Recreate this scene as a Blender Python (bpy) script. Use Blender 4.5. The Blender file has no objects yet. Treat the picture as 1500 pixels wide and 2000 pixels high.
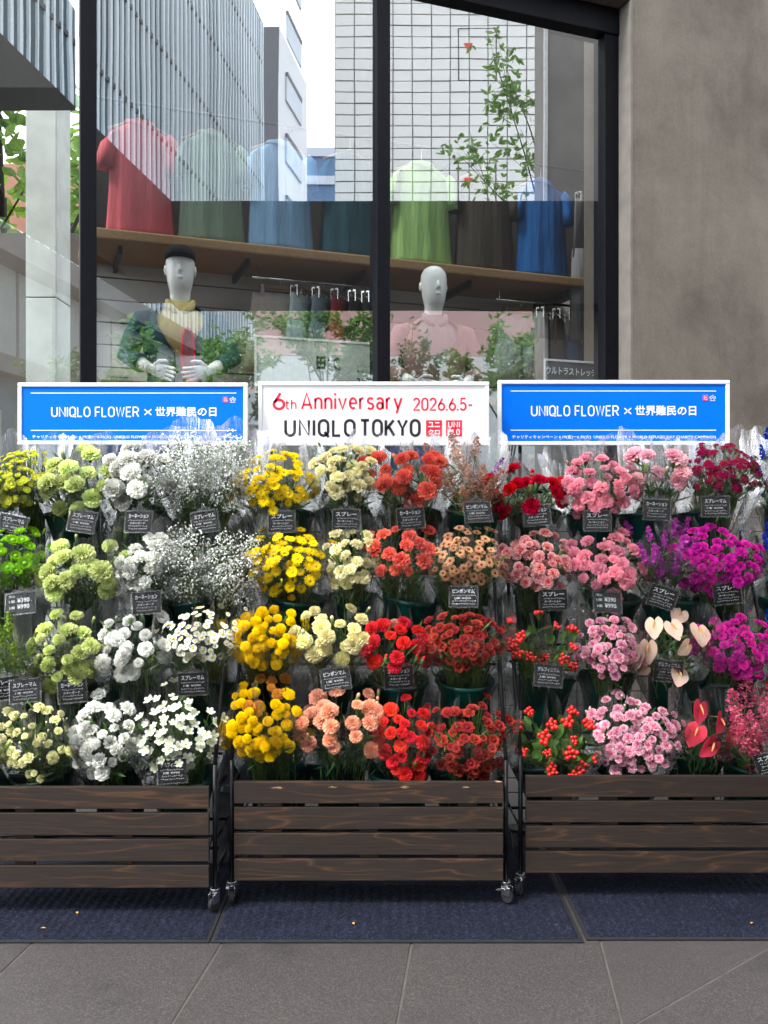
import bpy, bmesh, math, random
from mathutils import Vector, Matrix
R = math.radians
random.seed(7)
sc = bpy.context.scene
C = sc.collection

# ------------------------------------------------------------------ camera, sky, sun, exposure
F = 1780.0                                   # focal length in photo pixels (photo 1500 x 2000)
EYE = 1.4
cam = bpy.data.cameras.new('camera'); cam.sensor_fit = 'HORIZONTAL'; cam.sensor_width = 36
cam.lens = F / 1500 * 36; cam.clip_start = 0.05; cam.clip_end = 2000
co = bpy.data.objects.new('camera', cam); C.objects.link(co)
co.location = (0, 0, EYE); co.rotation_euler = (R(90), 0, 0)
sc.camera = co

SUN_DIR = Vector((-0.50, -0.36, 0.79)).normalized()       # towards the sun
world = bpy.data.worlds.new('World'); sc.world = world; world.use_nodes = True
nt = world.node_tree
sky = nt.nodes.new('ShaderNodeTexSky'); sky.sky_type = 'NISHITA'; sky.sun_disc = False
sky.sun_elevation = math.asin(SUN_DIR.z); sky.sun_rotation = math.atan2(SUN_DIR.x, SUN_DIR.y)
sky.dust_density = 4.0; sky.ozone_density = 1.0; sky.air_density = 1.0
hs = nt.nodes.new('ShaderNodeHueSaturation'); hs.inputs['Saturation'].default_value = 0.22
bg = nt.nodes['Background']; bg.inputs['Strength'].default_value = 0.15
cloud = nt.nodes.new('ShaderNodeMix'); cloud.data_type = 'RGBA'; cloud.inputs[0].default_value = 0.85      # even overcast veil over the clear sky
cloud.inputs[7].default_value = (8.6, 8.9, 9.3, 1)
nt.links.new(sky.outputs[0], hs.inputs['Color']); nt.links.new(hs.outputs[0], cloud.inputs[6]); nt.links.new(cloud.outputs[2], bg.inputs['Color'])
sl = bpy.data.lights.new('sun', 'SUN'); sl.energy = 1.5; sl.angle = R(14); sl.color = (1.0, 0.97, 0.92)
so = bpy.data.objects.new('sun', sl); C.objects.link(so)
so.rotation_euler = SUN_DIR.to_track_quat('Z', 'Y').to_euler(); so.location = (-6, -6, 14)
vs = sc.view_settings
vs.view_transform = 'Standard'; vs.look = 'None'; vs.gamma = 1.0; vs.exposure = 1.76; vs.use_curve_mapping = False
sc.render.engine = 'CYCLES'
cy = sc.cycles
cy.use_denoising = True; cy.max_bounces = 8; cy.transparent_max_bounces = 40; cy.transmission_bounces = 6
cy.diffuse_bounces = 3; cy.glossy_bounces = 4; cy.caustics_reflective = False; cy.caustics_refractive = False
cy.sample_clamp_indirect = 4.0

# ------------------------------------------------------------------ positions
def at(px, py, Y):
    return Vector(((px - 750) / F * Y, Y, EYE - (py - 1000) / F * Y))
# shop front plane: recedes to the right
TH = math.atan(0.375)
U = Vector((math.cos(TH), math.sin(TH), 0)); N = Vector((-math.sin(TH), math.cos(TH), 0)); D0 = 4.70
def fat(px, py, d):                          # a pixel on the plane d metres behind the glass
    x = (px - 750) / F
    Y = (D0 + d) / (N.x * x + N.y)
    return at(px, py, Y)
def S(px, d=0.0):                            # distance along the shop front
    return fat(px, 1000, d).dot(U)
def fp(s, d, z):                             # shop-front coordinates -> world
    v = U * s + N * (D0 + d); v.z = z
    return v
def mir(x, y, z=0.0):                        # mirror a point across the glass plane (things seen reflected)
    p = Vector((x, y, 0)); p = p - 2 * (p.dot(N) - D0) * N; p.z = z
    return p
def mat_(px, py, Y):
    p = at(px, py, Y); return mir(p.x, p.y, p.z)

# ------------------------------------------------------------------ mesh helper
class MB:
    def __init__(s): s.v = []; s.f = []; s.mi = []; s.t = []
    def add(s, vs, fs, m=0, t=0.5):
        o = len(s.v); s.v += [tuple(p) for p in vs]
        s.t += (list(t) if isinstance(t, (list, tuple)) else [t] * len(vs))
        for f in fs: s.f.append(tuple(i + o for i in f)); s.mi.append(m)
    def box(s, a, b, m=0):
        x0, y0, z0 = a; x1, y1, z1 = b
        s.add([(x0,y0,z0),(x1,y0,z0),(x1,y1,z0),(x0,y1,z0),(x0,y0,z1),(x1,y0,z1),(x1,y1,z1),(x0,y1,z1)],
              [(0,3,2,1),(4,5,6,7),(0,1,5,4),(1,2,6,5),(2,3,7,6),(3,0,4,7)], m)
    def obox(s, o, ax, ay, az, m=0):          # oriented box from a corner and three edge vectors
        o = Vector(o); ax = Vector(ax); ay = Vector(ay); az = Vector(az)
        if ax.cross(ay).dot(az) < 0: o = o + ax; ax = -ax
        p = [o, o+ax, o+ax+ay, o+ay]; p += [q + az for q in p]
        s.add(p, [(0,3,2,1),(4,5,6,7),(0,1,5,4),(1,2,6,5),(2,3,7,6),(3,0,4,7)], m)
    def tube(s, pts, r, n=8, m=0, caps=True, t=0.5):
        pts = [Vector(p) for p in pts]; k = len(pts)
        rs = r if isinstance(r, (list, tuple)) else [r] * k
        vs = []; ref = None
        for i in range(k):
            d = (pts[min(i+1, k-1)] - pts[max(i-1, 0)]).normalized()
            if ref is None:
                ref = d.cross(Vector((0, 0, 1)))
                if ref.length < 1e-3: ref = Vector((1, 0, 0))
            a = (ref - d * ref.dot(d)).normalized(); ref = a; b = d.cross(a)
            for j in range(n):
                q = 2 * math.pi * j / n
                vs.append(pts[i] + (a * math.cos(q) + b * math.sin(q)) * rs[i])
        fs = [(i*n+j, i*n+(j+1) % n, (i+1)*n+(j+1) % n, (i+1)*n+j) for i in range(k-1) for j in range(n)]
        if caps and n > 2: fs += [tuple(range(n-1, -1, -1)), tuple(range((k-1)*n, k*n))]
        s.add(vs, fs, m, t)
    def loft(s, secs, n=20, m=0, caps=True, wob=None):
        # secs: (centre, half width vector, half depth vector)
        vs = []
        for i, (c, a, b) in enumerate(secs):
            c = Vector(c); a = Vector(a); b = Vector(b)
            for j in range(n):
                q = 2 * math.pi * j / n
                k = 1.0 if wob is None else wob(i, q)
                vs.append(c + (a * math.cos(q) + b * math.sin(q)) * k)
        K = len(secs)
        fs = [(i*n+j, i*n+(j+1) % n, (i+1)*n+(j+1) % n, (i+1)*n+j) for i in range(K-1) for j in range(n)]
        if caps: fs += [tuple(range(n-1, -1, -1)), tuple(range((K-1)*n, K*n))]
        s.add(vs, fs, m)
    def lathe(s, prof, n=32, m=0):
        vs = [(r * math.cos(2*math.pi*j/n), r * math.sin(2*math.pi*j/n), z) for r, z in prof for j in range(n)]
        fs = [(i*n+j, i*n+(j+1) % n, (i+1)*n+(j+1) % n, (i+1)*n+j) for i in range(len(prof)-1) for j in range(n)]
        s.add(vs, fs, m)
    def sphere(s, c, r, n=8, k=5, m=0, sc_=(1, 1, 1), t=0.5):
        c = Vector(c); vs = [c + Vector((0, 0, -r*sc_[2]))]
        for i in range(1, k):
            a = math.pi * i / k
            for j in range(n):
                q = 2*math.pi*j/n
                vs.append(c + Vector((r*sc_[0]*math.sin(a)*math.cos(q), r*sc_[1]*math.sin(a)*math.sin(q), -r*sc_[2]*math.cos(a))))
        vs.append(c + Vector((0, 0, r*sc_[2])))
        fs = [(0, 1+(j+1) % n, 1+j) for j in range(n)]
        for i in range(k-2):
            for j in range(n): fs.append((1+i*n+j, 1+i*n+(j+1) % n, 1+(i+1)*n+(j+1) % n, 1+(i+1)*n+j))
        L = len(vs)-1; b = 1+(k-2)*n
        fs += [(b+j, b+(j+1) % n, L) for j in range(n)]
        s.add(vs, fs, m, t)
    def mesh(s, name, mats, smooth=False, fix=False):
        me = bpy.data.meshes.new(name); me.from_pydata(s.v, [], s.f)
        for m in (mats if isinstance(mats, (list, tuple)) else [mats]): me.materials.append(m)
        me.polygons.foreach_set('material_index', s.mi)
        if smooth: me.polygons.foreach_set('use_smooth', [True] * len(s.f))
        at_ = me.attributes.new('t', 'FLOAT', 'POINT'); at_.data.foreach_set('value', s.t)
        if fix:
            bm = bmesh.new(); bm.from_mesh(me); bmesh.ops.recalc_face_normals(bm, faces=bm.faces); bm.to_mesh(me); bm.free()
        me.update(); return me
    def build(s, name, mats, parent=None, smooth=False, fix=False):
        return link(name, s.mesh(name, mats, smooth, fix), parent)

def link(name, me, parent=None, mw=None):
    o = bpy.data.objects.new(name, me); C.objects.link(o)
    if parent is not None: o.parent = parent
    if mw is not None: o.matrix_local = mw
    return o
def thing(name, label, cat, loc=(0, 0, 0), rz=0.0, group=None):
    o = bpy.data.objects.new(name, None); C.objects.link(o); o.location = loc; o.rotation_euler = (0, 0, rz)
    o.empty_display_size = 0.05
    return tag(o, label, cat, group)
def tag(o, label, cat, group=None):
    o['label'] = label; o['category'] = cat
    if group: o['group'] = group
    return o
def struct(o): o['kind'] = 'structure'; return o
def stuff(o): o['kind'] = 'stuff'; return o
def bevel(o, w=0.003, seg=2):
    m = o.modifiers.new('bevel', 'BEVEL'); m.width = w; m.segments = seg; m.limit_method = 'ANGLE'; return o

# ------------------------------------------------------------------ materials
def newmat(name):
    m = bpy.data.materials.new(name); m.use_nodes = True
    t = m.node_tree; return m, t, t.nodes['Principled BSDF']
def nd(t, typ, **kw):
    n = t.nodes.new(typ)
    for k, v in kw.items():
        if k in n.inputs: n.inputs[k].default_value = v
        else: setattr(n, k, v)
    return n
def ramp(t, fac, stops):
    r = t.nodes.new('ShaderNodeValToRGB'); e = r.color_ramp.elements
    while len(e) < len(stops): e.new(0.5)
    for k, (p, c) in zip(e, stops): k.position = p; k.color = (*c, 1) if len(c) == 3 else c
    t.links.new(fac, r.inputs[0]); return r.outputs[0]
def coords(t, scale=(1, 1, 1), kind='Object', rnd=False):
    tc = t.nodes.new('ShaderNodeTexCoord'); mp = t.nodes.new('ShaderNodeMapping'); mp.inputs['Scale'].default_value = scale
    t.links.new(tc.outputs[kind], mp.inputs['Vector'])
    if rnd:
        oi = t.nodes.new('ShaderNodeObjectInfo'); cm = t.nodes.new('ShaderNodeMath'); cm.operation = 'MULTIPLY'; cm.inputs[1].default_value = 37.0
        t.links.new(oi.outputs['Random'], cm.inputs[0])
        cx = t.nodes.new('ShaderNodeCombineXYZ')
        for i in range(3): t.links.new(cm.outputs[0], cx.inputs[i])
        t.links.new(cx.outputs[0], mp.inputs['Location'])
    return mp.outputs[0]
def noise(t, vec, scale, detail=4, rough=0.5, dist=0.0):
    n = nd(t, 'ShaderNodeTexNoise'); n.inputs['Scale'].default_value = scale; n.inputs['Detail'].default_value = detail
    n.inputs['Roughness'].default_value = rough; n.inputs['Distortion'].default_value = dist
    t.links.new(vec, n.inputs['Vector']); return n.outputs[0]
def bump(t, h, p, s=0.2, d=0.01):
    b = nd(t, 'ShaderNodeBump'); b.inputs['Strength'].default_value = s; b.inputs['Distance'].default_value = d
    t.links.new(h, b.inputs['Height']); t.links.new(b.outputs[0], p.inputs['Normal'])
def mixc(t, fac, a, b, mode='MIX'):
    n = nd(t, 'ShaderNodeMix', data_type='RGBA', blend_type=mode)
    for sock, v in ((0, fac), (6, a), (7, b)):
        if hasattr(v, 'links'): t.links.new(v, n.inputs[sock])
        elif sock == 0: n.inputs[0].default_value = v
        else: n.inputs[sock].default_value = (*v, 1)
    return n.outputs[2]
_simple = {}
def simple(name, col, rough=0.5, metal=0.0, var=0.12, scale=25.0, bmp=0.0, spec=0.22):
    if name in _simple: return _simple[name]
    m, t, p = newmat(name)
    n = noise(t, coords(t), scale, 3)
    lo = tuple(c * (1 - var) for c in col); hi = tuple(min(1, c * (1 + var)) for c in col)
    t.links.new(ramp(t, n, [(0.3, lo), (0.7, hi)]), p.inputs['Base Color'])
    p.inputs['Roughness'].default_value = rough; p.inputs['Metallic'].default_value = metal
    p.inputs['Specular IOR Level'].default_value = spec
    if bmp: bump(t, n, p, bmp, 0.004)
    _simple[name] = m; return m

def m_concrete():
    m, t, p = newmat('weathered_concrete')
    v = coords(t, kind='Object')
    big = noise(t, v, 1.3, 8, 0.68, 0.2)
    st = noise(t, coords(t, (3.2, 3.2, 0.35)), 2.0, 6, 0.65, 0.6)
    fine = noise(t, v, 60, 4, 0.7)
    c1 = ramp(t, big, [(0.33, (0.086, 0.070, 0.057)), (0.50, (0.140, 0.116, 0.095)), (0.66, (0.172, 0.149, 0.126))])
    c2 = ramp(t, st, [(0.28, (0.86, 0.84, 0.83)), (0.52, (1, 1, 1)), (0.8, (1.07, 1.06, 1.05))])
    c3 = ramp(t, fine, [(0.25, (0.86, 0.86, 0.86)), (0.75, (1.07, 1.07, 1.07))])
    t.links.new(mixc(t, 1.0, mixc(t, 1.0, c1, c2, 'MULTIPLY'), c3, 'MULTIPLY'), p.inputs['Base Color'])
    p.inputs['Roughness'].default_value = 0.85
    vo = nd(t, 'ShaderNodeTexVoronoi'); vo.inputs['Scale'].default_value = 26.0; t.links.new(v, vo.inputs['Vector'])
    pore = ramp(t, vo.outputs['Distance'], [(0.05, (0, 0, 0)), (0.11, (1, 1, 1))])
    bump(t, mixc(t, 1.0, mixc(t, 0.5, fine, big), pore, 'MULTIPLY'), p, 0.35, 0.006); return m
def m_paving():
    m, t, p = newmat('granite_paving')
    v = coords(t, kind='Object', rnd=True)
    sp = noise(t, v, 240, 2, 0.6); sp2 = noise(t, v, 95, 3, 0.7); bigg = noise(t, v, 2.6, 5, 0.65)
    c = ramp(t, sp, [(0.28, (0.0145, 0.0126, 0.0122)), (0.5, (0.033, 0.0292, 0.0281)), (0.72, (0.070, 0.0625, 0.060))])
    c2 = ramp(t, bigg, [(0.30, (0.62, 0.61, 0.61)), (0.45, (0.95, 0.94, 0.94)), (0.65, (1.05, 1.03, 1.03))])
    c3 = ramp(t, sp2, [(0.3, (0.86, 0.85, 0.85)), (0.7, (1.10, 1.10, 1.10))])
    t.links.new(mixc(t, 1.0, mixc(t, 1.0, c, c2, 'MULTIPLY'), c3, 'MULTIPLY'), p.inputs['Base Color'])
    p.inputs['Roughness'].default_value = 0.62
    bump(t, sp2, p, 0.12, 0.002); return m
def m_wood(name, dark, light, spots=None):
    m, t, p = newmat(name)
    v = coords(t, (1.0, 1.0, 1.0), rnd=True)
    warp = noise(t, coords(t, (0.75, 6.5, 6.5), rnd=True), 1.5, 3, 0.5, 0.2)
    mul = nd(t, 'ShaderNodeMath', operation='MULTIPLY'); mul.inputs[1].default_value = 17.0; t.links.new(warp, mul.inputs[0])
    fr = nd(t, 'ShaderNodeMath', operation='PINGPONG'); fr.inputs[1].default_value = 1.0; t.links.new(mul.outputs[0], fr.inputs[0])
    grain = noise(t, coords(t, (2.0, 60.0, 60.0), rnd=True), 3.0, 4, 0.7)
    patch = noise(t, coords(t, (3.0, 9.0, 9.0), rnd=True), 1.0, 3, 0.5)
    edge = ramp(t, fr.outputs[0], [(0.0, (1, 1, 1)), (0.16, (0.25, 0.25, 0.25)), (0.4, (0.0, 0.0, 0.0))])
    pm = ramp(t, patch, [(0.40, (0.10, 0.10, 0.10)), (0.60, (1, 1, 1))])
    f = mixc(t, 1.0, mixc(t, 1.0, edge, pm, 'MULTIPLY'), (.62, .62, .62), 'MULTIPLY')
    base = ramp(t, grain, [(0.25, tuple(c*0.72 for c in dark)), (0.75, tuple(c*1.3 for c in dark))])
    col = mixc(t, f, base, light)
    if spots:                                   # bare scuffs where the stain is worn through
        geo = nd(t, 'ShaderNodeTexCoord'); sep = nd(t, 'ShaderNodeSeparateXYZ'); t.links.new(geo.outputs['Object'], sep.inputs[0])
        acc = None
        for (x, z, rx, rz) in spots:
            parts = []
            for k, c0, r0 in ((0, x, rx), (2, z, rz)):
                a = nd(t, 'ShaderNodeMath', operation='SUBTRACT'); a.inputs[1].default_value = c0; t.links.new(sep.outputs[k], a.inputs[0])
                b = nd(t, 'ShaderNodeMath', operation='DIVIDE'); b.inputs[1].default_value = r0; t.links.new(a.outputs[0], b.inputs[0])
                c_ = nd(t, 'ShaderNodeMath', operation='POWER'); c_.inputs[1].default_value = 2.0; t.links.new(b.outputs[0], c_.inputs[0]); parts.append(c_.outputs[0])
            d = nd(t, 'ShaderNodeMath', operation='ADD'); t.links.new(parts[0], d.inputs[0]); t.links.new(parts[1], d.inputs[1])
            e = nd(t, 'ShaderNodeMath', operation='SUBTRACT'); e.inputs[0].default_value = 1.0; t.links.new(d.outputs[0], e.inputs[1]); e.use_clamp = True
            if acc is None: acc = e.outputs[0]
            else:
                mx = nd(t, 'ShaderNodeMath', operation='MAXIMUM'); t.links.new(acc, mx.inputs[0]); t.links.new(e.outputs[0], mx.inputs[1]); acc = mx.outputs[0]
        rag = noise(t, coords(t, (22, 60, 260)), 2.0, 4, 0.75)
        mm = nd(t, 'ShaderNodeMath', operation='MULTIPLY'); t.links.new(acc, mm.inputs[0]); t.links.new(rag, mm.inputs[1])
        col = mixc(t, ramp(t, mm.outputs[0], [(0.45, (0, 0, 0)), (0.56, (1, 1, 1))]), col, (0.50, 0.33, 0.18))
    t.links.new(col, p.inputs['Base Color']); p.inputs['Roughness'].default_value = 0.6; p.inputs['Specular IOR Level'].default_value = 0.15
    bump(t, grain, p, 0.25, 0.003); return m
def m_carpet():
    m, t, p = newmat('navy_carpet')
    v = coords(t); n = noise(t, v, 130, 3, 0.7); b = noise(t, v, 6, 4, 0.6)
    c = ramp(t, n, [(0.3, (0.0030, 0.0036, 0.0062)), (0.55, (0.0098, 0.0118, 0.0225)), (0.75, (0.036, 0.042, 0.075))])
    t.links.new(mixc(t, 1.0, c, ramp(t, b, [(0.3, (0.75, 0.75, 0.75)), (0.7, (1.1, 1.1, 1.1))]), 'MULTIPLY'), p.inputs['Base Color'])
    p.inputs['Roughness'].default_value = 0.95; p.inputs['Specular IOR Level'].default_value = 0.1
    bump(t, n, p, 0.5, 0.004); return m
def m_glass():
    m, t, p = newmat('window_glass'); t.nodes.remove(p); out = t.nodes['Material Output']
    tr = nd(t, 'ShaderNodeBsdfTransparent'); tr.inputs[0].default_value = (0.96, 0.99, 0.98, 1)
    gl = nd(t, 'ShaderNodeBsdfGlossy'); gl.inputs['Roughness'].default_value = 0.0; gl.inputs[0].default_value = (0.93, 0.97, 1.0, 1)
    n = noise(t, coords(t, (1, 1, 0.6)), 1.1, 2, 0.4); b = nd(t, 'ShaderNodeBump'); b.inputs['Strength'].default_value = 0.05; b.inputs['Distance'].default_value = 0.02
    t.links.new(n, b.inputs['Height']); t.links.new(b.outputs[0], gl.inputs['Normal'])
    mx = nd(t, 'ShaderNodeMixShader'); mx.inputs[0].default_value = 0.37; t.links.new(tr.outputs[0], mx.inputs[1]); t.links.new(gl.outputs[0], mx.inputs[2])
    t.links.new(mx.outputs[0], out.inputs['Surface']); return m
def m_film(name, tint=(0.995, 0.997, 0.995), milk_sheen=0.05, painted_glint=0.5, ior=1.25):
    m, t, p = newmat(name); t.nodes.remove(p); out = t.nodes['Material Output']
    tr = nd(t, 'ShaderNodeBsdfTransparent'); tr.inputs[0].default_value = (*tint, 1)
    gl = nd(t, 'ShaderNodeBsdfGlossy'); gl.inputs['Roughness'].default_value = 0.06; gl.inputs[0].default_value = (1, 1, 1, 1)
    df = nd(t, 'ShaderNodeBsdfTranslucent'); df.inputs[0].default_value = (0.95, 0.95, 0.95, 1)
    dd = nd(t, 'ShaderNodeBsdfDiffuse'); dd.inputs[0].default_value = (0.95, 0.95, 0.95, 1)
    n = noise(t, coords(t, (26, 26, 3.0), rnd=True), 3.0, 5, 0.65, 0.8); b = nd(t, 'ShaderNodeBump'); b.inputs['Strength'].default_value = 0.8; b.inputs['Distance'].default_value = 0.01
    t.links.new(n, b.inputs['Height']); t.links.new(b.outputs[0], gl.inputs['Normal'])
    fr = nd(t, 'ShaderNodeFresnel'); fr.inputs['IOR'].default_value = ior; t.links.new(b.outputs[0], fr.inputs['Normal'])
    m1 = nd(t, 'ShaderNodeMixShader'); t.links.new(fr.outputs[0], m1.inputs[0]); t.links.new(tr.outputs[0], m1.inputs[1]); t.links.new(gl.outputs[0], m1.inputs[2])
    m0 = nd(t, 'ShaderNodeMixShader'); m0.inputs[0].default_value = 0.5; t.links.new(df.outputs[0], m0.inputs[1]); t.links.new(dd.outputs[0], m0.inputs[2])
    wide = ramp(t, n, [(0.44, (milk_sheen*0.2,)*3), (0.75, (milk_sheen*2.0,)*3)])  # film's own milkiness plus its soft sheen, painted as diffuse white
    fine = ramp(t, noise(t, coords(t, (60, 60, 3.2), rnd=True), 3.2, 3, 0.55, 1.2), [(0.60, (0, 0, 0)), (0.66, (painted_glint*.35,)*3), (0.74, (painted_glint,)*3)])  # streaky highlights on the plastic, painted as white diffuse lines
    gate = ramp(t, noise(t, coords(t, (7, 7, 4), rnd=True), 2.0, 2), [(0.42, (0.05,)*3), (0.62, (1, 1, 1))])
    at_ = nd(t, 'ShaderNodeAttribute', attribute_name='t'); hgt = ramp(t, at_.outputs['Fac'], [(0.42, (0.03,)*3), (0.68, (.12,)*3), (0.95, (1, 1, 1))])  # painted sheen and glints fade out below the open top edge
    sm = mixc(t, 1.0, mixc(t, 1.0, mixc(t, 1.0, fine, gate, 'MULTIPLY'), wide, 'ADD'), hgt, 'MULTIPLY')
    m2 = nd(t, 'ShaderNodeMixShader'); t.links.new(sm, m2.inputs[0])
    t.links.new(m1.outputs[0], m2.inputs[1]); t.links.new(m0.outputs[0], m2.inputs[2])
    t.links.new(m2.outputs[0], out.inputs['Surface']); return m
_petal = {}
def m_petal(tip, core=None, tr=0.3):
    key = (tip, core, tr)
    if key in _petal: return _petal[key]
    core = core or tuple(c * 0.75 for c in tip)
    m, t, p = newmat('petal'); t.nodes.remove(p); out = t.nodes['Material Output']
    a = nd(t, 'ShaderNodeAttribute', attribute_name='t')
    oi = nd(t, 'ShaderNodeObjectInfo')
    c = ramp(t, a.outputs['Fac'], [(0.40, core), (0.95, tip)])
    h = nd(t, 'ShaderNodeHueSaturation')
    rm = nd(t, 'ShaderNodeMapRange'); rm.inputs[3].default_value = 0.492; rm.inputs[4].default_value = 0.506
    rv = nd(t, 'ShaderNodeMapRange'); rv.inputs[3].default_value = 0.74; rv.inputs[4].default_value = 1.10
    t.links.new(oi.outputs['Random'], rm.inputs[0]); t.links.new(oi.outputs['Random'], rv.inputs[0])
    t.links.new(rm.outputs[0], h.inputs['Hue']); t.links.new(rv.outputs[0], h.inputs['Value']); t.links.new(c, h.inputs['Color'])
    d = nd(t, 'ShaderNodeBsdfDiffuse'); l = nd(t, 'ShaderNodeBsdfTranslucent'); mx = nd(t, 'ShaderNodeMixShader'); mx.inputs[0].default_value = tr
    t.links.new(h.outputs[0], d.inputs[0]); t.links.new(h.outputs[0], l.inputs[0])
    t.links.new(d.outputs[0], mx.inputs[1]); t.links.new(l.outputs[0], mx.inputs[2]); t.links.new(mx.outputs[0], out.inputs['Surface'])
    _petal[key] = m; return m
def m_leaf(name, a, b, gloss=0.35):
    if name in _simple: return _simple[name]
    m, t, p = newmat(name)
    n = noise(t, coords(t), 38, 2); t.links.new(ramp(t, n, [(0.3, a), (0.7, b)]), p.inputs['Base Color'])
    p.inputs['Roughness'].default_value = 0.45; p.inputs['Specular IOR Level'].default_value = gloss
    tl = nd(t, 'ShaderNodeBsdfTranslucent'); t.links.new(ramp(t, n, [(0.3, b), (0.7, tuple(min(1, c*1.5) for c in b))]), tl.inputs[0])
    mx = nd(t, 'ShaderNodeMixShader'); mx.inputs[0].default_value = 0.3
    t.links.new(p.outputs[0], mx.inputs[1]); t.links.new(tl.outputs[0], mx.inputs[2]); t.links.new(mx.outputs[0], t.nodes['Material Output'].inputs['Surface'])
    _simple[name] = m; return m

CONC = m_concrete(); PAVE = m_paving(); CARPET = m_carpet(); GLASS = m_glass()
FILM = m_film('clear_wrap', milk_sheen=0.085, painted_glint=0.6)
HOLDER = m_film('clear_card_holder', milk_sheen=0.012, painted_glint=0.10, ior=1.36)
SLAT = m_wood('stained_slat_wood', (0.0255, 0.0185, 0.0152), (0.105, 0.050, 0.025))
SLATW = m_wood('stained_slat_wood_worn', (0.0255, 0.0185, 0.0152), (0.105, 0.050, 0.025),
               [(-0.322, 0.018, 0.055, 0.012), (-0.125, 0.020, 0.040, 0.009), (0.125, 0.020, 0.050, 0.010), (0.345, 0.020, 0.045, 0.009), (0.455, 0.040, 0.03, 0.012), (-0.2, 0.044, 0.12, 0.004), (0.2, 0.044, 0.12, 0.004)])
SHELFW = m_wood('oak_shelf', (0.27, 0.165, 0.085), (0.34, 0.21, 0.11))
BLACKM = simple('black_metal', (0.006, 0.006, 0.007), 0.32, 0.0, 0.2, spec=0.18)
FRAMEM = simple('dark_window_frame', (0.0055, 0.0058, 0.0085), 0.45, 0.0, 0.15, spec=0.10)
CHROME = simple('chrome', (0.62, 0.62, 0.63), 0.22, 1.0, 0.05)
RUBBER = simple('black_rubber', (0.013, 0.013, 0.015), 0.7, 0.0, 0.2)
BUCKET = simple('dark_green_plastic', (0.002, 0.034, 0.026), 0.40, 0.0, 0.12, 8)
SIGNW = simple('white_plastic', (0.80, 0.80, 0.81), 0.35, 0.0, 0.02)
SIGNB = simple('blue_print', (0.001, 0.145, 0.74), 0.6, 0.0, 0.02, spec=0.06)
INKW = simple('white_print', (0.85, 0.85, 0.86), 0.5, 0, 0.02)
INKR = simple('red_print', (0.80, 0.030, 0.060), 0.6, 0, 0.03, spec=0.05)
INKK = simple('dark_print', (0.040, 0.034, 0.044), 0.6, 0, 0.05, spec=0.05)
CHALK = simple('chalkboard_card', (0.008, 0.0075, 0.009), 0.7, 0, 0.3, spec=0.05)
CHALKW = simple('chalk_white', (0.75, 0.76, 0.78), 0.8, 0, 0.1)
STEM = m_leaf('stem_green', (0.070, 0.130, 0.032), (0.150, 0.240, 0.070))
LEAFD = m_leaf('leaf_dark', (0.040, 0.095, 0.024), (0.105, 0.210, 0.055))
LEAFT = m_leaf('leaf_street', (0.085, 0.190, 0.035), (0.190, 0.350, 0.075))
LEAFM = m_leaf('leaf_mid', (0.045, 0.110, 0.022), (0.110, 0.220, 0.045))
LEAFY = m_leaf('leaf_lime', (0.100, 0.210, 0.020), (0.230, 0.400, 0.050))
CALYX = m_leaf('calyx_green', (0.10, 0.16, 0.05), (0.20, 0.30, 0.09))
BARK = simple('bark', (0.035, 0.028, 0.024), 0.9, 0, 0.35, 30, 0.6)

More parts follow.
